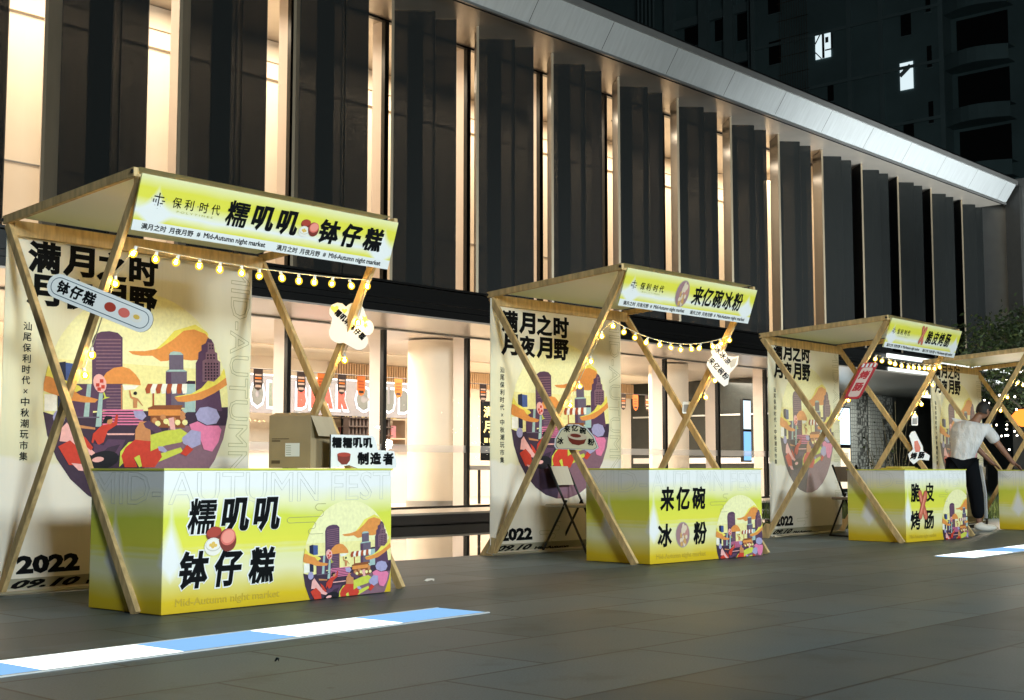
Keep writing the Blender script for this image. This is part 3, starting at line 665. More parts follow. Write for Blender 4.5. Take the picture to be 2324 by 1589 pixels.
('lil',[0.109,0.413,0.105,0.397,0.095,0.386,0.08,0.381,0.064,0.385,0.053,0.396,0.048,0.412,0.052,0.427,0.062,0.439,0.077,0.444,0.093,0.44,0.104,0.429]),
('pink',[0.084,0.309,0.093,0.368,0.117,0.391,0.144,0.36,0.187,0.315,0.262,0.261,0.252,0.247,0.183,0.265,0.141,0.305]),
('red',[0.078,0.286,0.135,0.314,0.188,0.274,0.201,0.206,0.134,0.206]),
('red',[0.181,0.347,0.213,0.325,0.251,0.284,0.241,0.27,0.203,0.297]),
('pink',[0.144,0.215,0.201,0.21,0.223,0.179,0.181,0.183]),
('blk',[0.385,0.245,0.384,0.23,0.373,0.216,0.353,0.203,0.328,0.194,0.3,0.189,0.272,0.189,0.249,0.193,0.232,0.202,0.223,0.214,0.225,0.228,0.235,0.242,0.254,0.255,0.279,0.264,0.307,0.27,0.335,0.27,0.359,0.266,0.376,0.257]),
('pink',[0.308,0.235,0.305,0.228,0.295,0.223,0.28,0.219,0.264,0.219,0.253,0.222,0.247,0.227,0.25,0.233,0.261,0.239,0.275,0.243,0.291,0.243,0.303,0.24]),
('skin',[0.468,0.32,0.469,0.367,0.493,0.406,0.533,0.407,0.552,0.364,0.556,0.317]),
('lil',[0.455,0.452,0.509,0.454,0.527,0.431,0.505,0.411,0.465,0.424]),
('pur',[0.511,0.397,0.539,0.412,0.603,0.38,0.642,0.328,0.628,0.318,0.563,0.365,0.523,0.378]),
('gre',[0.552,0.345,0.633,0.366,0.721,0.378,0.782,0.345,0.723,0.314,0.634,0.298,0.554,0.269]),
('gre',[0.392,0.267,0.435,0.31,0.462,0.315,0.41,0.216,0.388,0.197]),
('gre',[0.606,0.26,0.723,0.29,0.736,0.27,0.613,0.226,0.494,0.197,0.459,0.249]),
('red',[0.468,0.322,0.554,0.316,0.551,0.269,0.6,0.288,0.618,0.245,0.579,0.197,0.511,0.197,0.495,0.254,0.465,0.239,0.486,0.197,0.416,0.197,0.398,0.248,0.419,0.286]),
('lil',[0.594,0.293,0.623,0.293,0.647,0.274,0.635,0.265,0.6,0.274]),
('lil',[0.804,0.449,0.828,0.48,0.877,0.487,0.927,0.476,0.95,0.439,0.929,0.408,0.873,0.399,0.817,0.42]),
('ppk',[0.769,0.399,0.817,0.415,0.867,0.396,0.942,0.398,0.961,0.378,0.944,0.318,0.907,0.272,0.857,0.282,0.838,0.326,0.781,0.374]),
('lil',[0.728,0.334,0.781,0.374,0.837,0.366,0.838,0.306,0.784,0.286,0.735,0.31]),
('red',[0.721,0.261,0.759,0.303,0.796,0.281,0.755,0.249]),
('pink',[0.649,0.425,0.678,0.43,0.691,0.372,0.662,0.372]),
]

ARTM = {}
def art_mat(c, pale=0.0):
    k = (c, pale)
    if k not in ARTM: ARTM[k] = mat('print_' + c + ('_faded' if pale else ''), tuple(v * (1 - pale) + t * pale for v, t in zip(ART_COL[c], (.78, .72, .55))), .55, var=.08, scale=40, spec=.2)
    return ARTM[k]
def illustration(F, u0, v0, dia, rect, pale=False):
    """the round city night-market picture, clipped to its circle and to the board (x0, y0, x1, y1)"""
    m = MB(); k = 0; pale = pale or 0.0
    circ = [(u0 + dia * (.5 + .5 * math.cos(2 * math.pi * t / 56)), v0 + dia * (.5 + .5 * math.sin(2 * math.pi * t / 56))) for t in range(56)]
    def crop(pl, circle=True):
        for a, b, c in ((1, 0, rect[2]), (-1, 0, -rect[0]), (0, 1, rect[3]), (0, -1, -rect[1])):
            pl = clip(pl, a, b, c)
            if len(pl) < 3: return []
        if circle:
            for t in range(28):
                an = 2 * math.pi * t / 28; ca, sa = math.cos(an), math.sin(an)
                pl = clip(pl, ca, sa, ca * (u0 + dia / 2) + sa * (v0 + dia / 2) + dia / 2)
                if len(pl) < 3: return []
        return pl
    m.poly(crop(circ, False), F, art_mat('cream', pale), .0006)
    up = crop([p for p in circ if p[1] > v0 + dia * .62], False)
    m.poly(up, F, art_mat('pale', pale), .0008) if len(up) > 2 else None
    for k, (c, o) in enumerate(ART):
        pl = crop([(u0 + dia * o[2 * t], v0 + dia * o[2 * t + 1]) for t in range(len(o) // 2)])
        if len(pl) > 2: m.poly(pl, F, art_mat(c, pale), .0010 + .00003 * k)
    return m

# ---------------------------------------------------------------- stalls
SIGNM = print_mat('name_board_print', [(0, PALE), (.20, LIME), (.30, PALE), (.36, WHT), (.46, PALE), (.62, LIME), (.78, LIME), (1, PALE)], .33, [.13, 1.93], [(0, 0), (.18, .5), (.35, 1.0), (.52, .5), (.7, .2), (.88, 0), (1, 0)], .15, .05, .38)
COUNTM = print_mat('counter_print', [(0, MUST), (.08, (.64, .47, .02)), (.18, (.68, .60, .16)), (.28, (.76, .74, .46)), (.36, (.74, .74, .40)), (.46, LIME), (.64, (.64, .69, .08)), (.76, PALE), (.87, WHT), (1, WHT)], .80, [.055, -.44], [(0, 0), (.2, .0), (.34, .9), (.5, .55), (.62, .22), (.82, 0), (1, 0)], .13, .06, .40, (24, .02))
ROOFM = bpy.data.materials.new('roof_fabric'); ROOFM.use_nodes = True
N, L = nodes(ROOFM); b = N['Principled BSDF']; tc = N.new('ShaderNodeTexCoord'); sp = N.new('ShaderNodeSeparateXYZ'); L.new(tc.outputs['Object'], sp.inputs[0])
cr = ramp(N, [(0, (.82, .85, .46)), (.25, (.87, .89, .70)), (.5, (.88, .90, .82)), (.8, (.87, .89, .66)), (1, (.82, .85, .42))]); L.new(math_node(N, L, 'DIVIDE', sp.outputs[1], 1.5), cr.inputs[0]); L.new(cr.outputs[0], b.inputs['Base Color']); b.inputs['Roughness'].default_value = .55
tr = N.new('ShaderNodeBsdfTranslucent'); L.new(cr.outputs[0], tr.inputs[0]); mx = N.new('ShaderNodeMixShader'); mx.inputs[0].default_value = .45
L.new(b.outputs[0], mx.inputs[1]); L.new(tr.outputs[0], mx.inputs[2]); L.new(mx.outputs[0], N['Material Output'].inputs[0])
BANM = print_mat('banner_print', [(0, (.78, .74, .66)), (.36, (.80, .77, .68)), (.371, (.74, .71, .50)), (.45, (.80, .77, .54)), (.70, (.84, .82, .60)), (.90, (.86, .84, .72)), (1, (.86, .85, .76))], 2.38, [], [(0, 0), (1, 0)], .1, .05, .6)
N, L = nodes(BANM); tc = N.new('ShaderNodeTexCoord'); mp = N.new('ShaderNodeMapping'); mp.inputs['Scale'].default_value = (5, 1, .5); nz = N.new('ShaderNodeTexNoise'); nz.inputs['Scale'].default_value = 1.6; nz.inputs['Detail'].default_value = 3; bp = N.new('ShaderNodeBump'); bp.inputs['Strength'].default_value = .5; bp.inputs['Distance'].default_value = .03
L.new(tc.outputs['Object'], mp.inputs[0]); L.new(mp.outputs[0], nz.inputs['Vector']); L.new(nz.outputs[0], bp.inputs['Height']); L.new(bp.outputs[0], N['Principled BSDF'].inputs['Normal'])
tr = N.new('ShaderNodeBsdfTranslucent'); tr.inputs[0].default_value = (.85, .80, .60, 1); mx = N.new('ShaderNodeMixShader'); mx.inputs[0].default_value = .15
L.new(N['Principled BSDF'].outputs[0], mx.inputs[1]); L.new(tr.outputs[0], mx.inputs[2]); L.new(mx.outputs[0], N['Material Output'].inputs[0])
SHADEROLL = mat('banner_roll_shade', (.42, .40, .30), .4)  # darker banner colour for the inward fold and roll, shade put in
PW_ = 2.0
TF = (.12, 2.46); TB = (1.54, 2.36); BK = 1.56
def stall_frame(name, label, loc, rz, sc=1.0, PW_=2.0):
    r = empty(name, loc, rz, label, 'stall', 'wooden night market stalls')
    def leg(x, p, q):
        m = MB(); m.bar((x, p[0], p[1] * sc), (x, q[0], q[1]), .034, .058, WOODM, (0, 1, .3)); o = m.build('leg', r, bevel=.004); return o
    for x, s in ((0, 1), (PW_, -1)):
        leg(x - .019 * s, (TB[0], TB[1]), (0.0, 0.0)); leg(x + .019 * s, (TF[0], TF[1]), (BK, 0.0))
        m = MB(); m.bar((x - .03 * s, TB[0] + .03, TB[1] * sc + .03), (x - .03 * s, TF[0] - .03, TF[1] * sc + .03), .034, .055, WOODM); m.build('side_beam', r, bevel=.004)
        m = MB(); F = frame((x - .042, 0, 0), (0, -1, 0), (0, 0, 1))
        m.slab([(-BK - .10, .0), (-BK + .06, 0), (-BK + .10, .16), (-BK + .03, .17)], F, .008, WOODM, WOODM); m.build('foot_plate', r)
        m = MB()
        for (y, z) in ((TF[0] - .02, TF[1] * sc + .03), (TB[0] + .02, TB[1] * sc + .03)): m.lathe([(.012, 0), (.012, .008), (.001, .008)], BLACKMETAL, 8, M=Matrix.Translation((x - .049, y, z)) @ Matrix.Rotation(-math.pi / 2, 4, 'Y'))
        m.build('bolt', r)
    m = MB(); m.bar((.0, TB[0] - .02, TB[1] * sc - .02), (PW_, TB[0] - .02, TB[1] * sc - .02), .045, .10, WOODM); m.build('back_beam', r, bevel=.004)
    m = MB(); m.bar((.0, TF[0] + .02, TF[1] * sc - .0), (PW_, TF[0] + .02, TF[1] * sc - .0), .045, .06, WOODM); m.build('front_beam', r, bevel=.004)
    m = MB(); n = 12
    for i in range(n):
        for j in range(n):
            def P(a, b_):
                x = a / n * PW_; t = b_ / n; sag = -.035 * math.sin(math.pi * t) * math.sin(math.pi * a / n)
                return (x, TB[0] + .04 + (TF[0] - TB[0] - .06) * t, (TB[1] + (TF[1] - TB[1]) * t) * sc + .064 + sag)
            f = m.face([P(i, j), P(i, j + 1), P(i + 1, j + 1), P(i + 1, j)], ROOFM)
            f.smooth = True
    bmesh.ops.remove_doubles(m.bm, verts=m.bm.verts, dist=1e-5)
    m.build('roof_sheet', r)
    return r
SIGN_TILT = math.atan2(.10, .30)
def sign_board(r, sc=1.0, w=2.0):
    m = MB(); m.box((0, 0, 0), (PW_ + .03, .012, .33), SIGNM); o = m.build('name_board', r)
    o.location = (-.015, .155, 2.165 * sc); o.scale = (w / 2.0, 1, 1); o.rotation_euler = (SIGN_TILT, 0, 0)
    return o
FX = frame((0, -.0015, 0), (1, 0, 0), (0, 0, 1))
def logo(m, cx, cy, s):
    for a, b_ in (((0, .52), (0, .95)), ((-.75, .42), (.75, .42)), ((0, .42), (0, -.75)), ((-.75, .1), (-.75, -.35)), ((-.4, .1), (-.4, -.35)), ((.5, -.05), (.95, -.05)), ((.25, -.4), (.7, -.4))):
        w = .07
        if a[0] == b_[0]: p = [(a[0] - w, min(a[1], b_[1])), (a[0] + w, min(a[1], b_[1])), (a[0] + w, max(a[1], b_[1])), (a[0] - w, max(a[1], b_[1]))]
        else: p = [(a[0], a[1] - w), (b_[0], a[1] - w), (b_[0], a[1] + w), (a[0], a[1] + w)]
        m.poly([(cx + x * s, cy + y * s) for x, y in p], FX, BLACK, .001)
    for x, y in ((-.4, .62), (.4, .62), (-1.1, .1), (1.1, .3), (-.45, -.7), (.4, -.75), (0, -1.1)): m.poly([(cx + x * s - .05 * s, cy + y * s - .05 * s), (cx + x * s + .05 * s, cy + y * s - .05 * s), (cx + x * s + .05 * s, cy + y * s + .05 * s), (cx + x * s - .05 * s, cy + y * s + .05 * s)], FX, GREYLINE, .001)
def sign_common(m):
    m.poly([(0, 0), (PW_ + .03, 0), (PW_ + .03, .062), (0, .062)], FX, WHITEB, .0002)
    logo(m, .14, .195, .045)
    for k, t in enumerate('保利时代'): m.text(t, FX, (.235 + k * .085 + (.02 if k > 1 else 0), .165, .297 + k * .085 + (.02 if k > 1 else 0), .228), BLACK, bold=.006, off=.0008)
    m.poly([(.408, .192), (.416, .192), (.416, .2), (.408, .2)], FX, GREENLINE, .0008)
    m.text('P O L Y T I M E S', FX, (.275, .14, .53, .152), mat('gold_print', (.45, .45, .08), .5), bold=.0, off=.0008)
    for x in (.06, 1.05):
        m.text('满月之时', FX, (x, .012, x + .17, .05), BLACK, bold=.025, off=.0008); m.text('月夜月野', FX, (x + .19, .012, x + .36, .05), BLACK, bold=.025, off=.0008)
        m.text('#', FX, (x + .385, .017, x + .41, .046), BLACK, bold=.03, off=.0008); m.text('Mid-Autumn night market', FX, (x + .435, .008, x + .90, .05), BLACK, bold=.03, off=.0008)
def bowls(m, F, cx, cy, s, off=.0012):
    R = mat('bowl_red', (.40, .05, .03), .4); R2 = mat('bowl_pink', (.72, .16, .13), .4); WB = mat('bowl_white', (.82, .80, .74), .4); Y = mat('bowl_yellow', (.75, .50, .10), .4); DR = mat('bowl_dark', (.20, .03, .02), .4)
    def el(c, x, y, a, b_, o, rot=0):
        r = math.radians(rot); m.poly([(cx + (x + a * math.cos(t) * math.cos(r) - b_ * math.sin(t) * math.sin(r)) * s, cy + (y + a * math.cos(t) * math.sin(r) + b_ * math.sin(t) * math.cos(r)) * s) for t in [2 * math.pi * k / 20 for k in range(20)]], F, c, off + o)
    el(DR, -.42, .30, .46, .34, 0, 10); el(R, -.40, .38, .44, .24, .0003, 10)
    el(WB, -.45, -.30, .52, .42, .0006); el(mat('bowl_rim', (.60, .58, .50), .4), -.45, -.22, .46, .30, .0009); el(WB, -.45, -.2, .42, .26, .0012)
    for x, y in ((-.6, -.22), (-.45, -.14), (-.32, -.24), (-.48, -.3)): el(Y, x, y, .10, .08, .0015)
    el(DR, .40, -.02, .52, .55, .0018, 20); el(R2, .42, .12, .46, .38, .0021, 20); el(mat('bowl_light', (.85, .30, .24), .4), .42, .14, .38, .30, .0024, 20)
def jelly_bowl(m, F, cx, cy, rx, ry, off=.0012):
    cl = [mat('jelly_purple', (.35, .20, .22), .4), mat('jelly_cream', (.72, .60, .45), .4), mat('jelly_amber', (.60, .35, .12), .4), mat('jelly_pink', (.50, .25, .22), .4)]
    def el(c, x, y, a, b_, o): m.poly([(cx + (x + a * math.cos(t)) * rx, cy + (y + b_ * math.sin(t)) * ry) for t in [2 * math.pi * k / 18 for k in range(18)]], F, c, off + o)
    el(mat('jelly_rim', (.42, .36, .30), .4), 0, 0, 1, 1, 0); el(cl[0], 0, 0, .92, .92, .0003); el(cl[3], .4, .25, .4, .5, .0006)
    rr = random.Random(3)
    for k in range(16): el(cl[1 if k % 3 else 2], rr.uniform(-.5, .5), rr.uniform(-.75, .55), rr.uniform(.08, .2), rr.uniform(.1, .3), .0009 + .0001 * k)
    el(cl[1], .05, .5, .2, .38, .003)
def sausages(m, F, cx, cy, s, off=.0012):
    A = mat('sausage_red', (.62, .16, .10), .4); B = mat('sausage_dark', (.28, .06, .03), .4); H = mat('sausage_light', (.78, .32, .22), .4)
    def cap(c, x0, y0, x1, y1, w, o):
        d = Vector((x1 - x0, y1 - y0)).normalized(); n = Vector((-d.y, d.x)); pts = []
        for e, sg in (((x1, y1), 1), ((x0, y0), -1)):
            for k in range(7):
                a = math.pi * (k / 6 - .5); v = d * (math.cos(a) * sg) + n * (-math.sin(a) * sg * -1 if sg > 0 else math.sin(a) * -1)
                pts.append((cx + (e[0] + v.x * w) * s, cy + (e[1] + v.y * w) * s))
        m.poly(pts, F, c, off + o)
    for k, (p, q) in enumerate((((.38, -.8), (-.38, .8)), ((-.42, -.75), (.42, .75)))):
        cap(B, *p, *q, .27, .0004 * 3 * k); cap(A, *p, *q, .22, .0004 * 3 * k + .0004); cap(H, p[0] * .8 - .05, p[1] * .8, q[0] * .8 - .05, q[1] * .8, .06, .0004 * 3 * k + .0008)
def swirl(m, F, x, y, s, c):
    pts = [(.275, .072), (.215, .072), (.200, .060), (.200, .050), (.215, .038), (.245, .038), (.258, .028), (.258, .015), (.245, .005), (.015, .005), (.003, -.004), (.003, -.014), (.015, -.023), (.19, -.023), (.203, -.033), (.203, -.048), (.19, -.058), (.165, -.058), (.152, -.067), (.152, -.077), (.165, -.086), (.255, -.086)]
    for a, b_ in zip(pts, pts[1:]):
        d = Vector((b_[0] - a[0], b_[1] - a[1]));
        if d.length < 1e-5: continue
        n = Vector((-d.y, d.x)).normalized() * .0016
        m.poly([(x + (a[0]) * s + n.x, y + a[1] * s + n.y), (x + b_[0] * s + n.x, y + b_[1] * s + n.y), (x + b_[0] * s - n.x, y + b_[1] * s - n.y), (x + a[0] * s - n.x, y + a[1] * s - n.y)], F, c, .001)

def counter(label, loc, rz, w, d, h, letters, circ):
    r = empty('counter', loc, rz, label, 'counter', 'printed stall counters')
    m = MB(); m.box((0, 0, .004), (w, d, h - .012), COUNTM); m.build('body', r, bevel=.004)
    m = MB(); m.box((-.006, -.006, h - .0118), (w + .006, d + .006, h), mat('lime_board', (.60, .62, .08), .45)); m.build('top_board', r)
    m = MB()
    m.text('MID-', frame((-.0012, d, 0), (0, -1, 0), (0, 0, 1)), (.03, h - .20, d - .02, h - .02), mat('pale_line', (.60, .63, .60), .6), outline=.005, off=.0006)
    m.text('AUTUMN FEST', FX, (.03, h - .20, w - .02, h - .02), mat('pale_line', (.60, .63, .60), .6), outline=.005, off=.0006)
    m.text('Mid-Autumn night market', FX, (w * .05, .03, w * .47, .085), mat('ochre_print', (.50, .36, .02), .5), bold=.02)
    letters(m, w, h)
    m.build('lettering', r)
    illustration(frame((0, -.001, 0), (1, 0, 0), (0, 0, 1)), circ[0], circ[1], circ[2], (0.0, .006, w - .003, h - .02)).build('illustration', r)
    return r
def banner(label, loc, rz, h=2.36, w=2.02, sx=1.0, pale=0.0):
    r = empty('banner', loc, rz, label, 'banner', 'printed back banners of the stalls')
    m = MB(); m.box((0, 0, .10), (w, .004, h), BANM)
    m.face([(0, 0, .10), (0, .05, .03), (w, .05, .03), (w, 0, .10)], SHADEROLL); m.face([(0, .05, .03), (0, -.04, .012), (w, -.04, .012), (w, .05, .03)], BANM)
    m.tube([(0, -.04, .014), (w, -.04, .014)], .012, SHADEROLL, 8); m.build('cloth', r)
    m = MB()
    for line, z0, z1 in (('满月之时', 2.075, 2.285), ('月夜月野', 1.855, 2.065)):
        for k, t in enumerate(line): m.text(t, FX, (.15 + k * .258, z0, .15 + k * .258 + .24, z1), BLACK, bold=.044)
    m.build('title_lettering', r); m = MB()
    for k, t in enumerate('汕尾保利时代×中秋潮玩市集'): m.text(t, FX, (.135, 1.69 - k * .070, .195, 1.745 - k * .070) if t != '×' else (.15, 1.70 - k * .07, .18, 1.73 - k * .07), BLACK, bold=.014 if t != '×' else 0)
    m.build('side_lettering', r); m = MB()
    m.text('2022', FX, (.14, .125, .60, .245), BLACK, bold=.055)
    Ft = frame((0, 0, .10), (1, 0, 0), (0, -.05, .07))
    m.text('09.10', Ft, (.13, -.085, .62, -.012), BLACK, bold=.05, shear=.3, off=.001)
    m.text('Mid-Autumn', Ft, (.68, -.085, 1.2, -.05), BLACK, bold=.05, off=.001)
    m.build('date_lettering', r); m = MB()
    m.text('MID-AUTUMN FEST', FX, (w - .20, .16, w - .02, h - .02), GREENLINE, outline=.007, rot=1)
    m.build('outline_lettering', r); m = MB()
    swirl(m, FX, .70, .2, 1.2, GREENLINE)
    r.scale = (sx, 1, 1)
    m.build('line_ornament', r)
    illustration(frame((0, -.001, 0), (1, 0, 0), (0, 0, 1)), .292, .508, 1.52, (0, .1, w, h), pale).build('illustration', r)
    return r

# --- string lights
SHELL = bpy.data.materials.new('amber_halo_glass'); SHELL.use_nodes = True  # emission in the glass paints the yellow halo round each bulb
N, L = nodes(SHELL); tr = N.new('ShaderNodeBsdfTransparent'); tr.inputs[0].default_value = (1, .86, .55, 1); em = N.new('ShaderNodeEmission'); em.inputs[0].default_value = (1, .66, .05, 1); em.inputs[1].default_value = 1.9; mx = N.new('ShaderNodeMixShader'); mx.inputs[0].default_value = .68
L.new(tr.outputs[0], mx.inputs[1]); L.new(em.outputs[0], mx.inputs[2]); L.new(mx.outputs[0], N['Material Output'].inputs[0])
def string_lights(label, loc, rz, pts, bulbs, matb, cordm):
    r = empty('string_lights', loc, rz, label, 'string lights', 'bulb strings on the stalls')
    m = MB(); m.tube(pts, .004, cordm, 5); m.build('cord', r)
    b0 = None; rb = random.Random(len(bulbs))
    for p in bulbs:
        if b0 is None:
            m = MB(); m.lathe([(.001, .0), (.010, .0), (.011, -.025), (.013, -.03)], WHITEB, 8); m.ball((0, 0, -.048), .0095, matb, 2, (1, 1, 1.2)); m.ball((0, 0, -.046), .025, SHELL, 2, (1, 1, 1.1)); b0 = m.build('bulb', r); o = b0
        else: o = b0.copy(); COL.objects.link(o); o.parent = r
        o.location = Vector(p) + Vector((rb.uniform(-.014, .014), 0, rb.uniform(-.008, .004))); o.rotation_euler = (rb.uniform(-.3, .3), rb.uniform(-.3, .3), 0)
    return r
def legB(z, sc=1.0): return TF[0] + (TF[1] * sc - z) / (TF[1] * sc) * (BK - TF[0])
def light_run(n, z0, sag, side_l, side_r, sc=1.0, PW_=2.0):
    """bulbs down the left leg, across the opening and down the right leg"""
    pts = []; bl = []
    for z in side_l: p = (.045, legB(z, sc) - .045, z); pts.append(p); bl.append(p)
    y0 = legB(z0, sc) - .045; pts.append((.045, y0, z0)); pts = pts[:-1]
    for k in range(n):
        t = (k + .35) / (n - .3); x = .05 + t * (PW_ - .05); p = (x, y0, z0 - sag * 4 * t * (1 - t)); pts.append(p); bl.append(p)
    for z in side_r: p = (PW_ + .005, legB(z, sc) - .045, z); pts.append(p); bl.append(p)
    return pts, bl
CORDW = mat('pale_cord', (.55, .50, .35), .5)

# --- stall 1
s1 = stall_frame('market_stall', 'nearest wooden stall, its lime sign naming two rice sweets beside a bowl picture', (4.11, 6.49, 0), math.radians(1.2), 1.0, 2.0)
sb = sign_board(s1, 1.0, 2.0); m = MB(); sign_common(m)
for k, t in enumerate('糯叽叽'): m.text(t, FX, (.62 + k * .195, .115, .79 + k * .195, .275), BLACK, bold=.04 if t != '糯' else .022, shear=.12, off=.001)
for k, t in enumerate('钵仔糕'): m.text(t, FX, (1.36 + k * .195, .105, 1.535 + k * .195, .265), BLACK, bold=.04, shear=.12, off=.001)
bowls(m, FX, 1.275, .185, .085); m.build('lettering', sb)
banner('large cream banner with round city picture hanging at the back of the nearest stall', (4.05, 8.03, 0), math.radians(3.3))
def let1(m, w, h):
    for k, t in enumerate('糯叽叽'): m.text(t, FX, (.15 + k * .235, .425, .375 + k * .235, .64), WHITEB, bold=.075, shear=.15, off=.0008); m.text(t, FX, (.16 + k * .235, .432, .365 + k * .235, .632), BLACK, bold=.04 if t != '糯' else .022, shear=.15, off=.0016)
    for k, t in enumerate('钵仔糕'): m.text(t, FX, (.10 + k * .245, .122, .325 + k * .245, .35), WHITEB, bold=.075, shear=.15, off=.0008); m.text(t, FX, (.11 + k * .245, .13, .315 + k * .245, .342), BLACK, bold=.04, shear=.15, off=.0016)
    bowls(m, FX, .395, .395, .12, .003); swirl(m, FX, .89, .50, 1.15, GREENLINE)
counter('white and lime counter of the nearest stall with the bowl picture and six large characters', (4.12, 6.29, 0), math.radians(3.4), 1.79, .68, .80, let1, (1.025, -.165, .765))
p, bl = light_run(13, 2.10, .03, (1.40, 1.52, 1.93), (1.86, 1.60), 1.0, 2.0)
string_lights('yellow bulb string hanging across the nearest stall and down its legs', (4.11, 6.49, 0), math.radians(1.2), p, bl, BULB, CORDW)
# --- stall 2
s2 = stall_frame('market_stall', 'second wooden stall, its lime sign with an oval dessert bowl and five characters', (8.94, 6.68, 0), math.radians(-1.5), 1.01, 1.95); s2.scale = (1, 1.09, 1)
sb = sign_board(s2, 1.01, 1.95); m = MB(); sign_common(m)
for k, t in enumerate('来亿碗冰粉'): m.text(t, FX, (1.02 + k * .165, .10, 1.175 + k * .165, .275), BLACK, bold=.03, shear=.12, off=.001)
jelly_bowl(m, FX, .86, .185, .10, .125); m.build('lettering', sb)
banner('cream banner with round city picture hanging behind the second stall, folding chair before it', (8.93, 8.34, 0), math.radians(-1.5), 2.38, 2.02, .95)
def let2(m, w, h):
    for k, t in enumerate('来亿碗'): m.text(t, FX, (.14 + k * .225, .44, .335 + k * .225, .645), BLACK, bold=.035, off=.0012, shear=.08)
    m.text('冰', FX, (.10, .14, .30, .335), BLACK, bold=.035, off=.0012, shear=.08); m.text('粉', FX, (.60, .14, .80, .34), BLACK, bold=.035, off=.0012, shear=.08)
    jelly_bowl(m, FX, .45, .235, .10, .11); swirl(m, FX, .85, .50, 1.0, GREENLINE)
counter('yellow counter of the second stall with an oval bowl picture among five characters', (8.99, 6.58, 0), math.radians(-2.2), 1.66, .70, .80, let2, (.93, -.20, .76))
p, bl = light_run(12, 2.10, .16, (1.40, 1.56, 1.78, 1.99), (1.88, 1.70, 1.54), 1.01, 1.95)
string_lights('sagging yellow bulb string across the second stall', (8.94, 6.68, 0), math.radians(-1.5), p, bl, BULB, CORDW).scale = (1, 1.09, 1)
# --- stall 3
s3 = stall_frame('market_stall', 'third wooden stall, its small lime sign with crossed sausages and four characters', (13.42, 6.47, 0), math.radians(1.2), .98, 1.88); s3.scale = (1, 1.08, 1)
sb = sign_board(s3, .98, 1.88); m = MB(); sign_common(m)
for k, t in enumerate('脆皮烤肠'): m.text(t, FX, (1.05 + k * .18, .11, 1.22 + k * .18, .27), BLACK, bold=.03, shear=.12, off=.001)
sausages(m, FX, .93, .20, .105); m.build('lettering', sb)
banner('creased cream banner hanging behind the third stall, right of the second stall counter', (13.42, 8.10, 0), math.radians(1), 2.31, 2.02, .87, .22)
def let3(m, w, h):
    # narrower board than the nearest one
    m.text('脆', FX, (.12, .43, .33, .64), BLACK, bold=.03, off=.0012); m.text('皮', FX, (.44, .43, .65, .64), BLACK, bold=.03, off=.0012)
    m.text('烤', FX, (.10, .13, .32, .34), BLACK, bold=.03, off=.0012); m.text('肠', FX, (.40, .13, .63, .34), BLACK, bold=.03, off=.0012)
    sausages(m, FX, .38, .40, .155, .003); swirl(m, FX, .76, .50, .8, GREENLINE)
counter('yellow counter of the third stall with crossed sausages between four characters', (13.47, 6.46, 0), math.radians(-2.5), 1.44, .70, .79, let3, (.82, -.22, .78))
p, bl = light_run(12, 2.06, .05, (1.40, 1.60, 1.75, 1.95), (1.86, 1.74, 1.62, 1.50), .98, 1.88)
string_lights('warm white bulb string along the front of the third stall', (13.42, 6.47, 0), math.radians(1.2), p, bl, BULBW, BLACKMETAL).scale = (1, 1.08, 1)
# --- stall 4 (cut by the edge of the photograph)
s4 = stall_frame('market_stall', 'farthest wooden stall at the right edge, behind the man in the white shirt', (17.62, 6.55, 0), 0, .955, 1.7)
sb = sign_board(s4, .955, 1.7); m = MB(); sign_common(m); m.build('lettering', sb)
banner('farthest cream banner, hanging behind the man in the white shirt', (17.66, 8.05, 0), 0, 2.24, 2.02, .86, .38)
def let4(m, w, h): swirl(m, FX, .76, .50, .8, GREENLINE)
counter('farthest yellow counter, the one the man in the white shirt leans on', (17.25, 6.28, 0), math.radians(-2), 1.5, .70, .78, let4, (.82, -.22, .78))
p, bl = light_run(12, 2.0, .1, (1.40, 1.62, 1.8), (1.8, 1.6), .955, 1.7)
string_lights('bulb string on the farthest stall, beyond the man', (17.62, 6.55, 0), 0, p, bl, BULBW, BLACKMETAL)
# ---------------------------------------------------------------- small boards hung on the stalls
def rrect(x0, y0, x1, y1, r, n=5):
    P = []
    for cx, cy, a0 in ((x1 - r, y1 - r, 0), (x0 + r, y1 - r, 90), (x0 + r, y0 + r, 180), (x1 - r, y0 + r, 270)):
        for k in range(n + 1):
            a = math.radians(a0 + 90 * k / n); P.append((cx + r * math.cos(a), cy + r * math.sin(a)))
    return P
def hang(name, label, loc, u, v, cat='sign'):
    r = empty(name, loc, 0, label, cat); return r, frame((0, 0, 0), u, v)
EDGE = mat('dark_foam_edge', (.05, .05, .05), .6)
def lift(F, d): return (F[0] + F[3] * d, F[1], F[2], F[3])
# pill-shaped board on the left legs of stall 1
r, F = hang('hanging_board', 'white pill shaped board with three characters and three bowls on the nearest stall', (4.00, 6.80, 1.745), (.58, -.70, -.37), (.26, -.24, .90))
r.scale = (1.1, 1.1, 1.1)
m = MB(); m.slab(rrect(-.30, -.065, .30, .065, .063), F, .008, WHITEB, EDGE); m.build('board', r)
m = MB(); G = lift(F, .001)
o = rrect(-.28, -.048, .28, .048, .047); i_ = rrect(-.276, -.044, .276, .044, .043)
m.poly(o, G, mat('blue_print', (.05, .10, .14), .5), .0002); m.poly(i_, G, WHITEB, .0006)
for k, t in enumerate('钵仔糕'): m.text(t, G, (-.245 + k * .075, -.034, -.175 + k * .075, .036), BLACK, bold=.04, off=.0012)
for x, c in ((.06, 'bowl_red'), (.14, 'bowl_pink'), (.21, 'bowl_white')):
    m.poly([(x + .032 * math.cos(t * .393), .025 * math.sin(t * .393)) for t in range(16)], G, MATS[c], .0012)
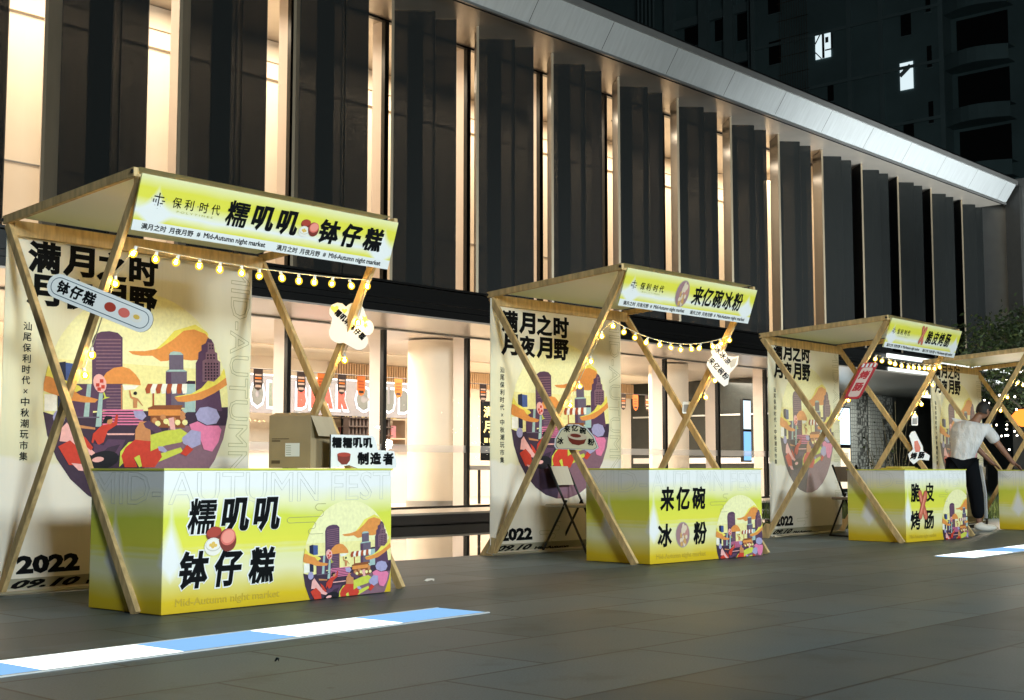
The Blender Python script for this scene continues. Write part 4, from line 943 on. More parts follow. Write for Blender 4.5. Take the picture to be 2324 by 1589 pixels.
m.poly([(.21 + .018 * math.cos(t * .393), .012 * math.sin(t * .393) + .004) for t in range(16)], G, MATS['bowl_yellow'], .0018)
m.build('lettering', r)
# cloud board on the right leg of stall 1
r, F = hang('hanging_board', 'white cloud shaped board with yellow hearts and slanted characters on the nearest stall', (6.08, 7.02, 1.80), (.74, -.67, 0), (0, 0, 1))
r.scale = (.86, .86, .86)
cl = []
for cx, cy, rr, a0, a1 in ((-.10, .11, .075, 30, 230), (-.085, -.06, .09, 150, 290), (.07, -.13, .075, 230, 400), (.12, -.02, .07, -60, 80), (.03, .10, .085, 10, 150)):
    for k in range(7):
        a = math.radians(a0 + (a1 - a0) * k / 6); cl.append((cx + rr * math.cos(a), cy + rr * math.sin(a)))
m = MB(); m.slab(cl, F, .02, WHITEB, EDGE); m.build('board', r)
m = MB(); G = lift(F, .001); R45 = frame(G[0], F[1] - F[2] * .95, F[1] * .95 + F[2])
for k, t in enumerate('糯叽叽钵仔糕'): m.text(t, R45, (-.165 + k * .054, -.028, -.115 + k * .054, .03), BLACK, bold=.05, off=.001)
Yh = mat('heart_yellow', (.70, .66, .10), .5)
for hx, hy, hs in ((-.13, .13, .032), (-.05, .115, .022)): m.poly([(hx + hs * p, hy + hs * q) for p, q in ((0, -1), (.9, 0), (1, .6), (.5, .9), (0, .5), (-.5, .9), (-1, .6), (-.9, 0))], G, Yh, .001)
for hx, hy, hs in ((.115, .05, .035), (.12, .0, .025)): m.poly([(hx + hs * (1 if k % 2 else .45) * math.sin(k * math.pi / 5), hy + hs * (1 if k % 2 else .45) * math.cos(k * math.pi / 5)) for k in range(10)], G, Yh, .001)
m.build('lettering', r)
# cut-out board standing on counter 1
r, F = hang('cutout_board', 'white cut out board with seven black characters standing on the nearest counter', (5.52, 6.52, .80), (1, .06, 0), (0, 0, 1))
r.scale = (1.32, 1.1, 1)
m = MB(); m.slab([(-.02, .0), (.10, .02), (.16, 0), (.43, .0), (.44, .03), (.415, .115), (.30, .12), (.28, .20), (.26, .215), (-.02, .215)], F, .012, WHITEB, EDGE); m.build('board', r)
m = MB(); G = lift(F, .001)
for k, t in enumerate('糯糯叽叽'): m.text(t, G, (-.015 + k * .07, .13, .05 + k * .07, .20), BLACK, bold=.05)
for k, t in enumerate('制造者'): m.text(t, G, (.155 + k * .088, .022, .235 + k * .088, .105), BLACK, bold=.05)
m.poly([(.02, .09), (.11, .09), (.105, .05), (.085, .025), (.05, .025), (.025, .05)], G, MATS['bowl_dark'], .001); m.poly([(.065 + .045 * math.cos(t * .393), .088 + .014 * math.sin(t * .393)) for t in range(16)], G, MATS['bowl_red'], .0014)
m.build('lettering', r)
# half-moon board on stall 2
r, F = hang('hanging_board', 'cream half moon board with a bowl ringed by characters on the second stall', (8.87, 7.26, 1.03), (.35, -.93, -.12), (.05, -.10, 1))
hm = [(-.20, -.085), (.19, -.055), (.225, -.03), (.17, .06), (.09, .125), (0, .15), (-.10, .14), (-.18, .09), (-.225, 0), (-.225, -.06)]
m = MB(); CRB = mat('cream_board', (.78, .72, .50), .5); m.slab([(x * .9, y) for x, y in hm], F, .01, WHITEB, EDGE); m.poly([(x * .84, y * .92) for x, y in hm], F, BLACK, .0008); m.poly([(x * .82, y * .89) for x, y in hm], F, CRB, .0014); m.build('board', r)
m = MB(); G = lift(F, .002)
for t, x, y in (('来', -.10, .10), ('亿', -.03, .115), ('碗', .045, .10), ('冰', -.15, -.01), ('粉', .13, .01)): m.text(t, G, (x - .03, y - .03, x + .03, y + .03), BLACK, bold=.04)
m.poly([(-.09, .04), (.09, .05), (.07, -.01), (.02, -.03), (-.04, -.025), (-.07, 0)], G, MATS['bowl_dark'], .001); m.poly([(.09 * math.cos(t * .393), .045 + .03 * math.sin(t * .393)) for t in range(16)], G, MATS['jelly_cream'], .0014); m.poly([(-.015 + .05 * math.cos(t * .393), .05 + .016 * math.sin(t * .393)) for t in range(16)], G, MATS['bowl_dark'], .0018)
m.build('lettering', r)
# petal board on the right leg of stall 2
r, F = hang('hanging_board', 'white petal shaped board of slanted characters on the right leg of the second stall', (10.86, 7.08, 1.79), (.74, -.67, 0), (0, 0, 1))
m = MB(); m.slab([(-.06, .20), (-.02, .22), (.03, .17), (.07, .10), (.14, .09), (.18, .10), (.17, .02), (.12, -.04), (.09, -.07), (.07, -.18), (.03, -.20), (-.05, -.13), (-.10, -.06), (-.14, .01), (-.13, .05), (-.08, .10), (-.10, .14)][::-1], F, .012, WHITEB, EDGE); m.build('board', r)
m = MB(); G = lift(F, .001); R45 = frame(G[0], F[1] - F[2] * 1.1, F[1] * 1.1 + F[2])
for k, t in enumerate('冰冰凉'): m.text(t, R45, (-.165 + k * .07, .055, -.10 + k * .07, .115), BLACK, bold=.03)
for k, t in enumerate('来亿碗粉'): m.text(t, R45, (-.125 + k * .066, -.065, -.065 + k * .066, .0), BLACK, bold=.03)
m.poly([(.10, -.02), (.14, .0), (.165, .08), (.12, .07), (.085, .03)], G, mat('petal_grey', (.45, .45, .42), .5), .001)
m.build('lettering', r)
# red board on stall 3
r, F = hang('hanging_board', 'pink board with a red border tilted on the left leg of the third stall', (13.38, 6.90, 1.76), (.35, -.93, 0), (.0, -.55, .9))
RED = mat('red_board', (.50, .04, .05), .5)
m = MB(); m.slab(rrect(-.09, -.23, .09, .23, .04), F, .012, RED, RED); m.poly(rrect(-.06, -.20, .06, .17, .03), F, mat('pale_pink', (.72, .55, .50), .5), .001); m.build('board', r)
m = MB(); G = lift(F, .0016)
for k, t in enumerate('烤肠'): m.text(t, G, (-.05, .02 - k * .15, .05, .13 - k * .15), RED, bold=.05)
for k in range(4): m.poly([(-.075 + k * .042, .175), (-.052 + k * .042, .175), (-.052 + k * .042, .22), (-.075 + k * .042, .22)], G, WHITEB, .001)
m.build('lettering', r)
# sausage board on the right side of stall 3
r, F = hang('hanging_board', 'small white cut out sausage board on the right crossing of the third stall', (15.25, 7.16, 1.05), (.74, -.67, 0), (.2, -.18, 1))
m = MB(); m.slab([(-.10, .20), (-.06, .21), (.02, .10), (.08, .02), (.10, -.04), (.20, -.10), (.20, -.16), (.08, -.15), (.02, -.21), (-.04, -.16), (-.08, -.08), (-.03, -.02), (-.07, .06), (-.12, .15)][::-1], F, .01, WHITEB, EDGE); m.build('board', r)
m = MB(); G = lift(F, .001)
m.poly([(-.04, .08), (0, .09), (.06, .0), (.06, -.05), (.01, -.06), (-.02, .0)], G, MATS['sausage_red'], .001)
for k, t in enumerate('烤肠'): m.text(t, G, (-.045 + k * .095, -.15 + k * .01, .035 + k * .095, -.06 + k * .01), BLACK, bold=.06)
m.build('lettering', r)
for (x, y, z, lb) in ((10.88, 7.50, 1.40, 'small grey tag on the right crossing of the second stall'), (15.28, 7.18, 1.38, 'small pale tag on the right crossing of the third stall')):
    r, F = hang('price_tag', lb, (x, y, z), (.74, -.67, 0), (.1, .0, 1), 'tag')
    m = MB(); m.slab(rrect(-.04, -.06, .04, .06, .012), F, .006, WHITEB, EDGE); m.poly(rrect(-.03, -.045, .03, .03, .006), F, mat('tag_grey', (.22, .22, .22), .5), .001); m.build('tag_face', r)

# ---------------------------------------------------------------- cardboard box on counter 1
CARD = mat('cardboard', (.34, .26, .15), .75, var=.10, scale=5, bump=.05)
r = empty('cardboard_box', (5.25, 6.84, .80), math.radians(-64), 'open brown cardboard box with a white label on the nearest counter', 'box')
a, b, h = .29, .32, .335
m = MB(); m.box((0, 0, .002), (a, .006, h), CARD); m.box((0, b - .006, .002), (a, b, h), CARD); m.box((0, .0062, .002), (.006, b - .0062, h), CARD); m.box((a - .006, .0062, .002), (a, b - .0062, h), CARD); m.box((.0062, .0062, .002), (a - .0062, b - .0062, .008), CARD); m.build('carton', r)
m = MB(); m.face([(a, 0, h), (a, b, h), (a + .05, b - .01, h - .13), (a + .05, .01, h - .13)], mat('cardboard_flap', (.46, .38, .26), .75, var=.08)); m.face([(0, 0, h), (a, 0, h), (a - .02, .05, h + .02), (.02, .05, h + .02)], CARD); m.build('flap', r)
m = MB(); G = frame((0, -.001, 0), (1, 0, 0), (0, 0, 1)); m.poly([(.115, .075), (.215, .075), (.215, .16), (.115, .16)], G, WHITEB, .001)
for k in range(5): m.poly([(.12, .085 + k * .014), (.155, .085 + k * .014), (.155, .09 + k * .014), (.12, .09 + k * .014)], G, GREYLINE, .0015)
m.poly([(.02, .185), (.14, .185), (.14, .19), (.02, .19)], G, mat('brown_ink', (.10, .07, .04), .6), .001); m.poly([(.02, .17), (.08, .17), (.08, .178), (.02, .178)], G, MATS['brown_ink'], .001); m.poly([(.02, .03), (.08, .03), (.08, .05), (.02, .05)], G, MATS['brown_ink'], .001); m.build('label', r)
r = empty('plastic_bag', (5.36, 6.81, 1.05), 0, 'crumpled white plastic bag sticking out of the open cardboard box', 'bag')
m = MB(); m.ball((0.1, 0, .05), .07, mat('white_plastic', (.75, .73, .72), .3), 3, (1.3, .7, 1.0))
for v in m.bm.verts:
    k = random.Random(int(v.co.x * 991 + v.co.y * 577 + v.co.z * 331)).uniform(.8, 1.15); v.co = Vector((.1, 0, .08)) + (v.co - Vector((.1, 0, .08))) * k
m.build('bag', r)

# ---------------------------------------------------------------- folding chairs
SEATM = mat('grey_chair_panel', (.45, .43, .36), .5)
def chair(loc, rz, label, panel):
    r = empty('folding_chair', loc, rz, label, 'chair', 'folding chairs behind the counters')
    for y in (-.2, .2):
        m = MB(); m.tube([(-.22, y, .0), (-.10, y, .45), (-.02, y, .84)][::-1] if False else [(.24, y, 0), (.0, y, .50), (-.16, y, .84)], .012, BLACKMETAL, 8); m.build('leg', r)
        m = MB(); m.tube([(-.24, y * .9, 0), (-.02, y * .9, .42), (.02, y * .9, .5)], .012, BLACKMETAL, 8); m.build('leg', r)
    m = MB(); m.tube([(.24, -.2, .012), (.24, .2, .012)], .011, BLACKMETAL, 8); m.tube([(-.24, -.18, .012), (-.24, .18, .012)], .011, BLACKMETAL, 8); m.build('floor_bar', r)
    m = MB(); m.box((-.2, -.19, .43), (.2, .19, .46), panel); m.build('seat', r, bevel=.01)
    m = MB()
    for k in range(6):
        y0 = -.19 + k * .38 / 6; y1 = y0 + .38 / 6; c = lambda y: -.03 * (1 - (y / .19) ** 2)
        m.face([(-.085 + c(y0), y0, .64), (-.085 + c(y1), y1, .64), (-.15 + c(y1), y1, .82), (-.15 + c(y0), y0, .82)], panel); m.face([(-.07 + c(y0), y0, .64), (-.135 + c(y0), y0, .82), (-.135 + c(y1), y1, .82), (-.07 + c(y1), y1, .64)], panel)
    m.build('backrest', r)
chair((9.85, 8.12, 0), math.radians(-75), 'black framed folding chair behind the second stall counter', SEATM)
chair((14.42, 7.55, 0), math.radians(-20), 'brown backed folding chair behind the third stall counter', mat('brown_chair_panel', (.26, .20, .15), .45))
chair((17.75, 7.55, 0), math.radians(200), 'folding chair with pale seat beside the man in the white shirt', SEATM)

# ---------------------------------------------------------------- bits on the ground and the far counters
def scrap(loc, s, label, name, m_):
    m = MB(); rr = random.Random(5); pts = [(s * math.cos(t) * rr.uniform(.6, 1.3), s * .6 * math.sin(t) * rr.uniform(.6, 1.2), .004 + rr.uniform(0, .02)) for t in [k * .785 for k in range(8)]]
    c = (0, 0, .025)
    for k in range(8): m.face([pts[k], pts[(k + 1) % 8], c], m_)
    o = m.build(name); o.location = loc; tag(o, label, 'litter')
scrap((6.6, 6.75, .001), .05, 'crumpled white paper scrap on the paving right of the nearest counter', 'paper_scrap', WHITEB)
scrap((3.45, 4.42, .001), .012, 'tiny dark leaf on the paving before the nearest light strip', 'dry_leaf', BLACK)
m = MB(); m.box((0, 0, 0), (.42, .25, .03), mat('yellow_card', (.45, .36, .05), .6)); m.box((.02, .02, .031), (.38, .2, .045), mat('yellow_card2', (.55, .46, .10), .6)); o = m.build('menu_tray'); o.location = (14.0, 6.75, .776); tag(o, 'low yellow tray lying on the third stall counter', 'tray')

# ---------------------------------------------------------------- the man at the far stall
SKIN = mat('skin', (.24, .12, .075), .55); SHIRT = mat('white_tshirt', (.62, .63, .635), .9, var=.12, scale=7, stretch=(1.6, 1, .7), bump=1.0); TROU = mat('black_trousers', (.006, .007, .009), .85, spec=.05); HAIR = mat('black_hair', (.012, .010, .009), .7); SHOE = mat('white_shoes', (.62, .60, .54), .6); STRIPE = mat('white_stripe', (.62, .64, .66), .7)
def skin_mesh(name, chains, matr, parent, sub=2):
    """chains: list of lists of (point, radius); chains share a start vertex when the points coincide"""
    me = bpy.data.meshes.new(name); vs = []; es = []; rad = []
    def vid(p, r):
        for k, q in enumerate(vs):
            if (Vector(q) - Vector(p)).length < 1e-5: return k
        vs.append(p); rad.append(r); return len(vs) - 1
    for ch in chains:
        ids = [vid(p, r) for p, r in ch]
        for a, b_ in zip(ids, ids[1:]): es.append((a, b_))
    me.from_pydata(vs, es, []); o = bpy.data.objects.new(name, me); COL.objects.link(o)
    o.modifiers.new('skin', 'SKIN'); s = o.modifiers.new('sub', 'SUBSURF'); s.levels = sub; s.render_levels = sub
    for k, r_ in enumerate(rad):
        rr = r_ if isinstance(r_, tuple) else (r_, r_); me.skin_vertices[0].data[k].radius = rr
    me.skin_vertices[0].data[0].use_root = True
    dg = bpy.context.evaluated_depsgraph_get(); dg.update()
    nm = bpy.data.meshes.new_from_object(o.evaluated_get(dg)); bpy.data.objects.remove(o); bpy.data.meshes.remove(me)
    nm.name = name; nm.materials.clear(); nm.materials.append(matr)
    for p in nm.polygons: p.use_smooth = True
    n = bpy.data.objects.new(name, nm); COL.objects.link(n); n.parent = parent; return n
MAN = empty('person', (16.54, 7.07, 0), math.radians(-48), 'man in white T-shirt and striped black trousers leaning over the farthest counter', 'person')
# local frame: x = to the right of the photograph, y = away from it, z = up
pel = (-.06, 0, .90)
LH = (-.16, .02, .86); LK = (-.26, -.02, .47); LA = (-.33, .06, .09)
RH = (.02, -.02, .86); RK = (.085, -.03, .47); RA = (.13, .02, .09)
SP = (-.05, -.02, 1.06); CH = (.03, -.03, 1.26); NB = (.10, -.04, 1.40); HD = (.17, -.05, 1.50)
RS = (.22, -.10, 1.30); RE = (.38, -.14, 1.06); RWr = (.55, -.10, .86)
LS = (-.10, .08, 1.36); LE = (.18, .26, 1.10); LWr = (.42, .30, .87)
body = [[(pel, (.11, .08)), (SP, (.11, .08)), (CH, (.13, .09)), (NB, .055), (HD, .06)],
        [(pel, (.11, .08)), (LH, .085), (LK, .058), (LA, .036)], [(pel, (.11, .08)), (RH, .085), (RK, .058), (RA, .036)],
        [(CH, (.13, .09)), (RS, .055), (RE, .042), (RWr, .028)], [(CH, (.13, .09)), (LS, .055), (LE, .042), (LWr, .028)]]
def hand(wr, d, side):
    d = Vector(d).normalized(); w_ = Vector(wr); s = Vector((0, 0, 1)).cross(d).normalized() * side; ch = []
    palm = w_ + d * .05; ch.append([(tuple(w_), .028), (tuple(palm), (.032, .014))])
    for k, (off, ln) in enumerate(((-.028, .060), (-.010, .075), (.010, .070), (.028, .055))):
        p0 = palm + s * off + d * .012; p1 = p0 + d * ln * .55 + Vector((0, 0, -.006)); p2 = p1 + d * ln * .35 + Vector((0, 0, -.018))
        ch.append([(tuple(palm), (.032, .014)), (tuple(p0), .009), (tuple(p1), .008), (tuple(p2), .007)])
    t0 = w_ + d * .02 - s * .032; t1 = t0 + d * .03 - s * .022; t2 = t1 + d * .025 - s * .004
    ch.append([(tuple(palm), (.032, .014)), (tuple(t0), .011), (tuple(t1), .009), (tuple(t2), .008)])
    return ch
body += hand(RWr, (.8, .1, -.5), 1) + hand(LWr, (.8, 0, -.5), -1)
skin_mesh('body', body, SKIN, MAN, 2)
# head shaped on the neck, turned to the right of the photograph
m = MB(); hc = Vector((.205, -.05, 1.545)); fwd = Vector((.80, .45, -.30)).normalized(); upv = Vector((.25, 0, 1)); upv = (upv - fwd * upv.dot(fwd)).normalized(); sd = upv.cross(fwd)
M = Matrix((sd, fwd, upv)).transposed().to_4x4(); M.translation = hc
bmesh.ops.create_uvsphere(m.bm, u_segments=24, v_segments=18, radius=1, matrix=Matrix.Diagonal((.073, .092, .112, 1)))
for v in m.bm.verts:
    x, y, z = v.co
    if z < -.02: v.co.x *= 1 - .30 * min(1, (-z - .02) / .09); v.co.y = y * (1 - .22 * min(1, (-z - .02) / .09)) + .012
    if y > .07 and abs(x) < .015 and -.035 < z < .012: v.co.y += .020 * (1 - abs(x) / .015) * (1 - abs(z + .02) / .035)
    if y > .06 and .008 < z < .03 and .012 < abs(x) < .04: v.co.y -= .010
i = m.mi(SKIN)
for sx in (-1, 1): m.ball((sx * .074, -.005, -.005), .026, SKIN, 2, (.35, .7, 1.2)); m.ball((sx * .028, .080, .014), .009, WHITEB, 1); m.ball((sx * .028, .0865, .014), .005, BLACK, 1)
m.box((-.02, .083, -.052), (.02, .090, -.046), mat('lips', (.20, .07, .05), .5))
for f in m.bm.faces: f.smooth = True
bmesh.ops.transform(m.bm, matrix=M, verts=m.bm.verts); m.build('head', MAN)
m = MB(); bmesh.ops.create_uvsphere(m.bm, u_segments=28, v_segments=20, radius=1, matrix=Matrix.Diagonal((.081, .100, .120, 1))); m.mi(HAIR)
dele = [v for v in m.bm.verts if (v.co.y > .055 and v.co.z < .055) or v.co.z < -.065 or (v.co.y > .012 and v.co.z < .0)]
bmesh.ops.delete(m.bm, geom=dele, context='VERTS')
for v in m.bm.verts: v.co *= 1 + random.uniform(-.012, .02)
for f in m.bm.faces: f.smooth = True
bmesh.ops.transform(m.bm, matrix=M, verts=m.bm.verts); m.build('hair', MAN)
# clothes follow the body
def sh(p, q, t): return tuple(Vector(p).lerp(Vector(q), t))
skin_mesh('shirt', [[((-.065, 0, .84), (.168, .130)), ((-.065, 0, .92), (.165, .128)), (SP, (.168, .130)), (CH, (.185, .140)), (sh(CH, NB, .80), .085)], [(CH, (.185, .140)), (RS, .088), (sh(RS, RE, .75), .078)], [(CH, (.185, .140)), (LS, .088), (sh(LS, LE, .75), .078)]], SHIRT, MAN)
skin_mesh('trousers', [[((-.065, 0, .93), (.150, .115)), (LH, .122), (LK, .102), (sh(LK, LA, .85), .082)], [((-.065, 0, .93), (.150, .115)), (RH, .122), (RK, .102), (sh(RK, RA, .85), .082)]], TROU, MAN)
m = MB()
for k in range(3):
    o_ = Vector((.006 * k, -.025 - .022 * k + .03, 0))
    P = [Vector(RH) + Vector((.115, -.015, -.02)), sh(RH, RK, .5), Vector(RK) + Vector((.100, -.02, 0)), Vector(sh(RK, RA, .8)) + Vector((.080, -.01, 0))]; P[1] = Vector(P[1]) + Vector((.110, -.02, 0))
    m.tube([p + o_ for p in P], .006, STRIPE, 6)
m.build('stripe', MAN)
for (A, n_) in ((LA, 0), (RA, 1)):
    m = MB(); m.mi(SHOE); bmesh.ops.create_uvsphere(m.bm, u_segments=16, v_segments=10, radius=1, matrix=Matrix.Translation((A[0] + .07, A[1] - .02, .045)) @ Matrix.Diagonal((.145, .05, .045, 1)))
    for v in m.bm.verts:
        v.co.z = max(v.co.z, .003)
        if v.co.x < A[0] + .03: v.co.z *= 1.35
    for f in m.bm.faces: f.smooth = True
    m.build('shoe', MAN)

# ---------------------------------------------------------------- planting and tree at the far right
LEAF = [mat('leaf_dark', (.018, .032, .012), .6, spec=.2), mat('leaf_mid', (.035, .058, .020), .6, spec=.2), mat('leaf_light', (.060, .085, .028), .6, spec=.2)]
BARK = mat('bark', (.07, .055, .04), .9, var=.2, scale=10)
def tree(loc, label, h, crown_c, crown_r, nl, seed):
    r = empty('tree', loc, 0, label, 'tree', None); rr = random.Random(seed)
    m = MB(); m.tube([(0, 0, 0), (.05, .02, h * .35), (.0, .05, h * .6), (.1, 0, h * .85)], .11, BARK, 8, r2=.03); tips = []
    for k in range(11):
        a = rr.uniform(0, 6.28); z0 = h * rr.uniform(.35, .75); e = Vector((math.cos(a) * crown_r * rr.uniform(.5, .95), math.sin(a) * crown_r * rr.uniform(.5, .95), z0 + rr.uniform(.2, 1.0)))
        m.tube([(0.03, .03, z0), tuple(Vector((.03, .03, z0)).lerp(e, .5) + Vector((0, 0, .1))), tuple(e)], .04, BARK, 5, r2=.01); tips.append(e)
    m.build('trunk', r)
    m = MB(); cl = []
    for k in range(46):
        v = Vector((rr.gauss(0, 1), rr.gauss(0, 1), rr.gauss(0, 1))).normalized() * rr.uniform(.45, 1.0); cl.append((Vector(crown_c) + Vector((v.x * crown_r, v.y * crown_r, v.z * crown_r * .8)), rr.uniform(.18, .38)))
    for k in range(nl):
        c, q = rr.choice(cl); p = c + Vector((rr.gauss(0, q), rr.gauss(0, q), rr.gauss(0, q * .7))); s = rr.uniform(.03, .065)
        u = Vector((rr.gauss(0, 1), rr.gauss(0, 1), rr.gauss(0, .6))).normalized(); v = u.cross(Vector((rr.gauss(0, 1), rr.gauss(0, 1), rr.gauss(0, 1)))).normalized()
        m.face([p - u * s, p + v * s * .45, p + u * s, p - v * s * .45], LEAF[rr.choice((0, 0, 1, 1, 2))])
    m.build('crown', r); return r
tree((24.0, 8.8, 0), 'leafy dark green tree behind the farthest stall at the right edge', 3.6, (0, 0, 2.6), 1.3, 7500, 4)
tree((31.0, 11.6, 0), 'dark bushy tree deeper behind the farthest stall, its crown by the hall corner', 4.4, (0, 0, 3.2), 1.5, 5500, 9)
def shrub(loc, label, h, n, seed, leaves=True, group='stemmed shrubs by the porch'):
    r = empty('shrub', loc, 0, label, 'shrub', group); rr = random.Random(seed); m = MB(); L_ = MB()
    for k in range(n):
        a = rr.uniform(0, 6.28); e = Vector((math.cos(a) * rr.uniform(.1, .5), math.sin(a) * rr.uniform(.1, .5), h * rr.uniform(.6, 1)))
        m.tube([(rr.uniform(-.06, .06), rr.uniform(-.06, .06), 0), tuple(e * .5 + Vector((0, 0, .1))), tuple(e)], .010, mat('pale_stem', (.16, .15, .09), .8), 4, r2=.004)
        for t in range(40 if leaves else 8):
            p = e * rr.uniform(.4, 1.02) + Vector((rr.gauss(0, .08), rr.gauss(0, .08), rr.gauss(0, .08))); u = Vector((rr.gauss(0, 1), rr.gauss(0, 1), rr.gauss(0, 1))).normalized(); v = u.orthogonal(); s = rr.uniform(.02, .045)
            L_.face([p - u * s, p + v * s * .4, p + u * s, p - v * s * .4], LEAF[rr.choice((0, 1, 2))])
    m.build('stem', r); L_.build('foliage', r)
shrub((19.2, 9.6, 0), 'thin stemmed shrub beyond the third stall opening, nearest the banner', 1.4, 8, 1, False)
shrub((21.8, 10.6, 0), 'thin stemmed shrub against the dark porch wall, farther back', 2.0, 9, 2, False)
shrub((25.5, 14.2, 0), 'sparse dark shrub standing before the pale perforated screens', 1.5, 9, 3, False)
# grass bed
GR = mat('grass_green', (.10, .14, .03), .8); GD = mat('grass_dark', (.05, .075, .02), .8)
m = MB(); rr = random.Random(8)
for k in range(5200):
    x = rr.uniform(18.3, 26); y = rr.uniform(8.5, 11.5); hgt = rr.uniform(.12, .34); a = rr.uniform(0, 6.28); dx, dy = math.cos(a) * .012, math.sin(a) * .012; lx, ly = rr.gauss(0, .06), rr.gauss(0, .06)
    m.face([(x - dx, y - dy, 0), (x + dx, y + dy, 0), (x + lx, y + ly, hgt)], GR if rr.random() < .6 else GD)
tag(m.build('grass'), 'lit green ornamental grass bed behind the farthest stall', 'grass', kind='stuff')
# fairy lights in the tree and orange lanterns
r = empty('fairy_lights', (24.0, 8.8, 0), 0, 'scattered white fairy lights in the tree behind the farthest stall', 'fairy lights'); b0 = None; rr = random.Random(12)
for k in range(85):
    if b0 is None: m = MB(); m.ball((0, 0, 0), .017, emission('fairy_white', (1, .90, .70), 14), 2); b0 = m.build('bulb', r); o = b0
    else: o = b0.copy(); COL.objects.link(o); o.parent = r
    v = Vector((rr.gauss(0, 1), rr.gauss(0, 1), rr.gauss(0, 1))).normalized() * rr.uniform(.6, 1.05); o.location = (v.x * 1.4, v.y * 1.4, 1.9 + v.z * 1.0)
def lantern(loc, s, label, col, st):
    r = empty('lantern', loc, 0, label, 'lantern', None)
    m = MB(); prof = [(.05 * s, .0)] + [(s * (.12 + .16 * math.sin(math.pi * k / 8)) * (1 + .05 * (k % 2)), s * .4 * k / 8 + .02) for k in range(9)] + [(.05 * s, .44 * s)]
    m.lathe(prof, emission('lantern_' + col, {'orange': (1, .22, .03), 'white': (1, .9, .8)}[col], st), 16); m.build('shade', r)
    m = MB(); m.lathe([(.06 * s, .44 * s), (.06 * s, .48 * s), (.004, .48 * s), (.004, .75 * s)], BLACKMETAL, 8); m.build('hanger', r)
lantern((20.75, 7.95, 1.45), .62, 'orange glowing lantern left of the bright white lamp under the farthest tree', 'orange', 2.6)
lantern((21.35, 7.95, 1.38), .62, 'lower orange glowing lantern right of the bright white lamp under the farthest tree', 'orange', 2.2)
lantern((20.95, 7.85, 1.62), .40, 'bright white round lamp between the two orange lanterns', 'white', 18)

pl_ = bpy.data.lights.new('lantern_light', 'POINT'); pl_.energy = 170; pl_.color = (1, .86, .66); pl_.shadow_soft_size = .12
po = bpy.data.objects.new('lantern_light', pl_); COL.objects.link(po); po.location = (21.0, 8.1, 1.35)
# ---------------------------------------------------------------- the unfinished tower behind
TOW = empty('apartment_tower', (62, 36, 0), 0, 'dark unfinished apartment tower with two lit windows rising behind the hall', 'building')
CONC = mat('dark_concrete', (.135, .215, .225), .85, var=.18, scale=.35); HOLE = mat('window_void', (.006, .007, .008), .5); CON2 = mat('concrete_ledge', (.17, .25, .26), .85, var=.1, scale=.6)
def tpart(mb, name, parent=None):
    o = mb.build(name, parent or TOW)
    if parent is None: o.location = (-62, -36, 0)
    return o
m = MB(); m.box((62, 27.2, 0), (80, 38.0, 48), CONC); m.box((62.8, 38.0, 0), (80, 66, 48), CONC); m.box((63.2, 10, 0), (80, 27.2, 48), CONC); tpart(m, 'wall')
m = MB()
for f in range(5, 16):
    z = 1.0 + f * 2.85
    m.box((61.9, 27.2, z), (62, 38, z + .16), CON2); m.box((62.55, 38.01, z - .2), (62.8, 44.0, z + .3), CON2)
for y in (27.2, 30.4, 32.2, 38.0): m.box((61.93, y - .12, 0), (62, y + .12, 48), CON2)
for y in (38.3, 39.9, 41.6, 44): m.box((62.4, y - .3, 0), (62.8, y + .3, 48), CON2)
tpart(m, 'ledges')
m = MB()
for k in range(5): m.tube([(62.2, 44.9 + k * .28, 0), (62.2, 44.9 + k * .28, 48)], .06, CON2, 6)
tpart(m, 'drain_pipe')
def hole(y0, y1, z0, z1, name='window', x=62, mt=HOLE):
    m = MB(); m.box((x - .02, y0, z0), (x - .005, y1, z1), mt); o = tpart(m, name)
    f = MB(); f.box((x - .06, y0 - .08, z0 - .08), (x - .0, y1 + .08, z0 - .01), CON2); q = f.build('sill', o); return o
for f in range(-2, 3):
    for (y0, y1, z0, z1) in ((36.25, 37.0, 22.8, 24.1), (33.15, 33.5, 20.1, 21.1), (28.75, 29.3, 22.7, 24.0)):
        dz = f * 2.85
        if abs(z0 + dz - 19.85) < .3 and y0 < 29: continue
        hole(y0, y1, z0 + dz, z1 + dz)
    for (y0, y1, z0, z1) in ((40.5, 41.0, 25.2, 26.5), (38.6, 39.5, 24.9, 26.6), (42.2, 43.1, 25.3, 26.7)): hole(y0, y1, z0 + f * 2.85, z1 + f * 2.85, x=62.8)
    hole(27.7, 27.95, 20.8 + f * 2.85, 21.9 + f * 2.85)
LITW = emission('lit_window', (.80, .95, 1.0), .95)
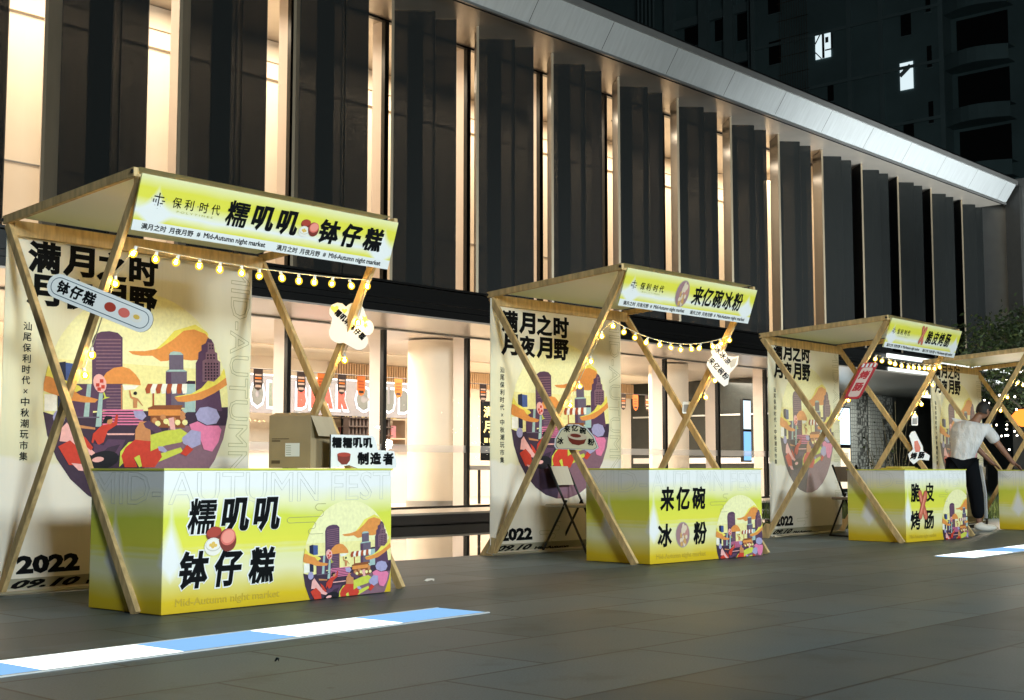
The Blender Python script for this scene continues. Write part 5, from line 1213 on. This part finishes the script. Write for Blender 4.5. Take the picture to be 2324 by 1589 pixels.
for (y0, y1, z0, z1) in ((28.7, 29.4, 19.9, 21.3), (33.25, 34.15, 22.5, 23.9)):
    m = MB(); m.box((61.96, y0, z0), (61.975, y1, z1), LITW); o = tpart(m, 'lit_window')
    f = MB()
    if y0 > 30:
        f.box((61.94, (y0 + y1) / 2 - .09, z0), (61.955, (y0 + y1) / 2 + .05, z1), BLACKMETAL); f.bar((61.95, y1, z1 - .55), (61.95, (y0 + y1) / 2 + .1, z1), .05, .05, BLACKMETAL); f.bar((61.95, y1, z0 + .4), (61.95, (y0 + y1) / 2 + .1, z0), .05, .05, BLACKMETAL); f.box((61.94, y0 + .12, z0 + .8), (61.955, y0 + .3, z0 + 1.1), mat('hanging_cloth', (.12, .14, .15), .8))
    else: f.bar((61.95, y1 + .0, z0 + .75), (61.95, y0 + .12, z1 - .2), .03, .22, mat('stair_grey', (.30, .36, .38), .8))
    f.build('glazing_bar', o)
for f in range(-1, 4):
    z = 17.7 + f * 2.85 - 2.85
    m = MB()
    for k in range(7):
        y0 = 24.0 + k * .46; bul = lambda y: 62.35 - .55 * math.sin(max(0, min(1, (y - 24.0) / 3.2)) * math.pi)
        y1 = y0 + .46
        m.face([(bul(y0), y0, z), (bul(y0), y0, z + .75), (bul(y1), y1, z + .75), (bul(y1), y1, z)], CONC); m.face([(bul(y0), y0, z + .75), (63.2, y0, z + .75), (63.2, y1, z + .75), (bul(y1), y1, z + .75)], CONC); m.face([(bul(y0), y0, z), (bul(y1), y1, z), (63.2, y1, z), (63.2, y0, z)], CONC)
    tpart(m, 'balcony')
    m = MB(); m.box((63.18, 24.3, z + .75), (63.195, 26.9, z + 2.7), HOLE); tpart(m, 'balcony_opening')
m = MB()
for k in range(12): m.tube([(61.7, 34.5 + k * .15, 0), (61.7, 34.5 + k * .15, 48)], .012, mat('scaffold_brown', (.10, .07, .045), .8), 4)
for f in range(30): m.tube([(61.7, 34.4, 6 + f * 1.0), (61.7, 36.3, 6 + f * 1.0)], .014, MATS['scaffold_brown'], 4)
tpart(m, 'scaffold')
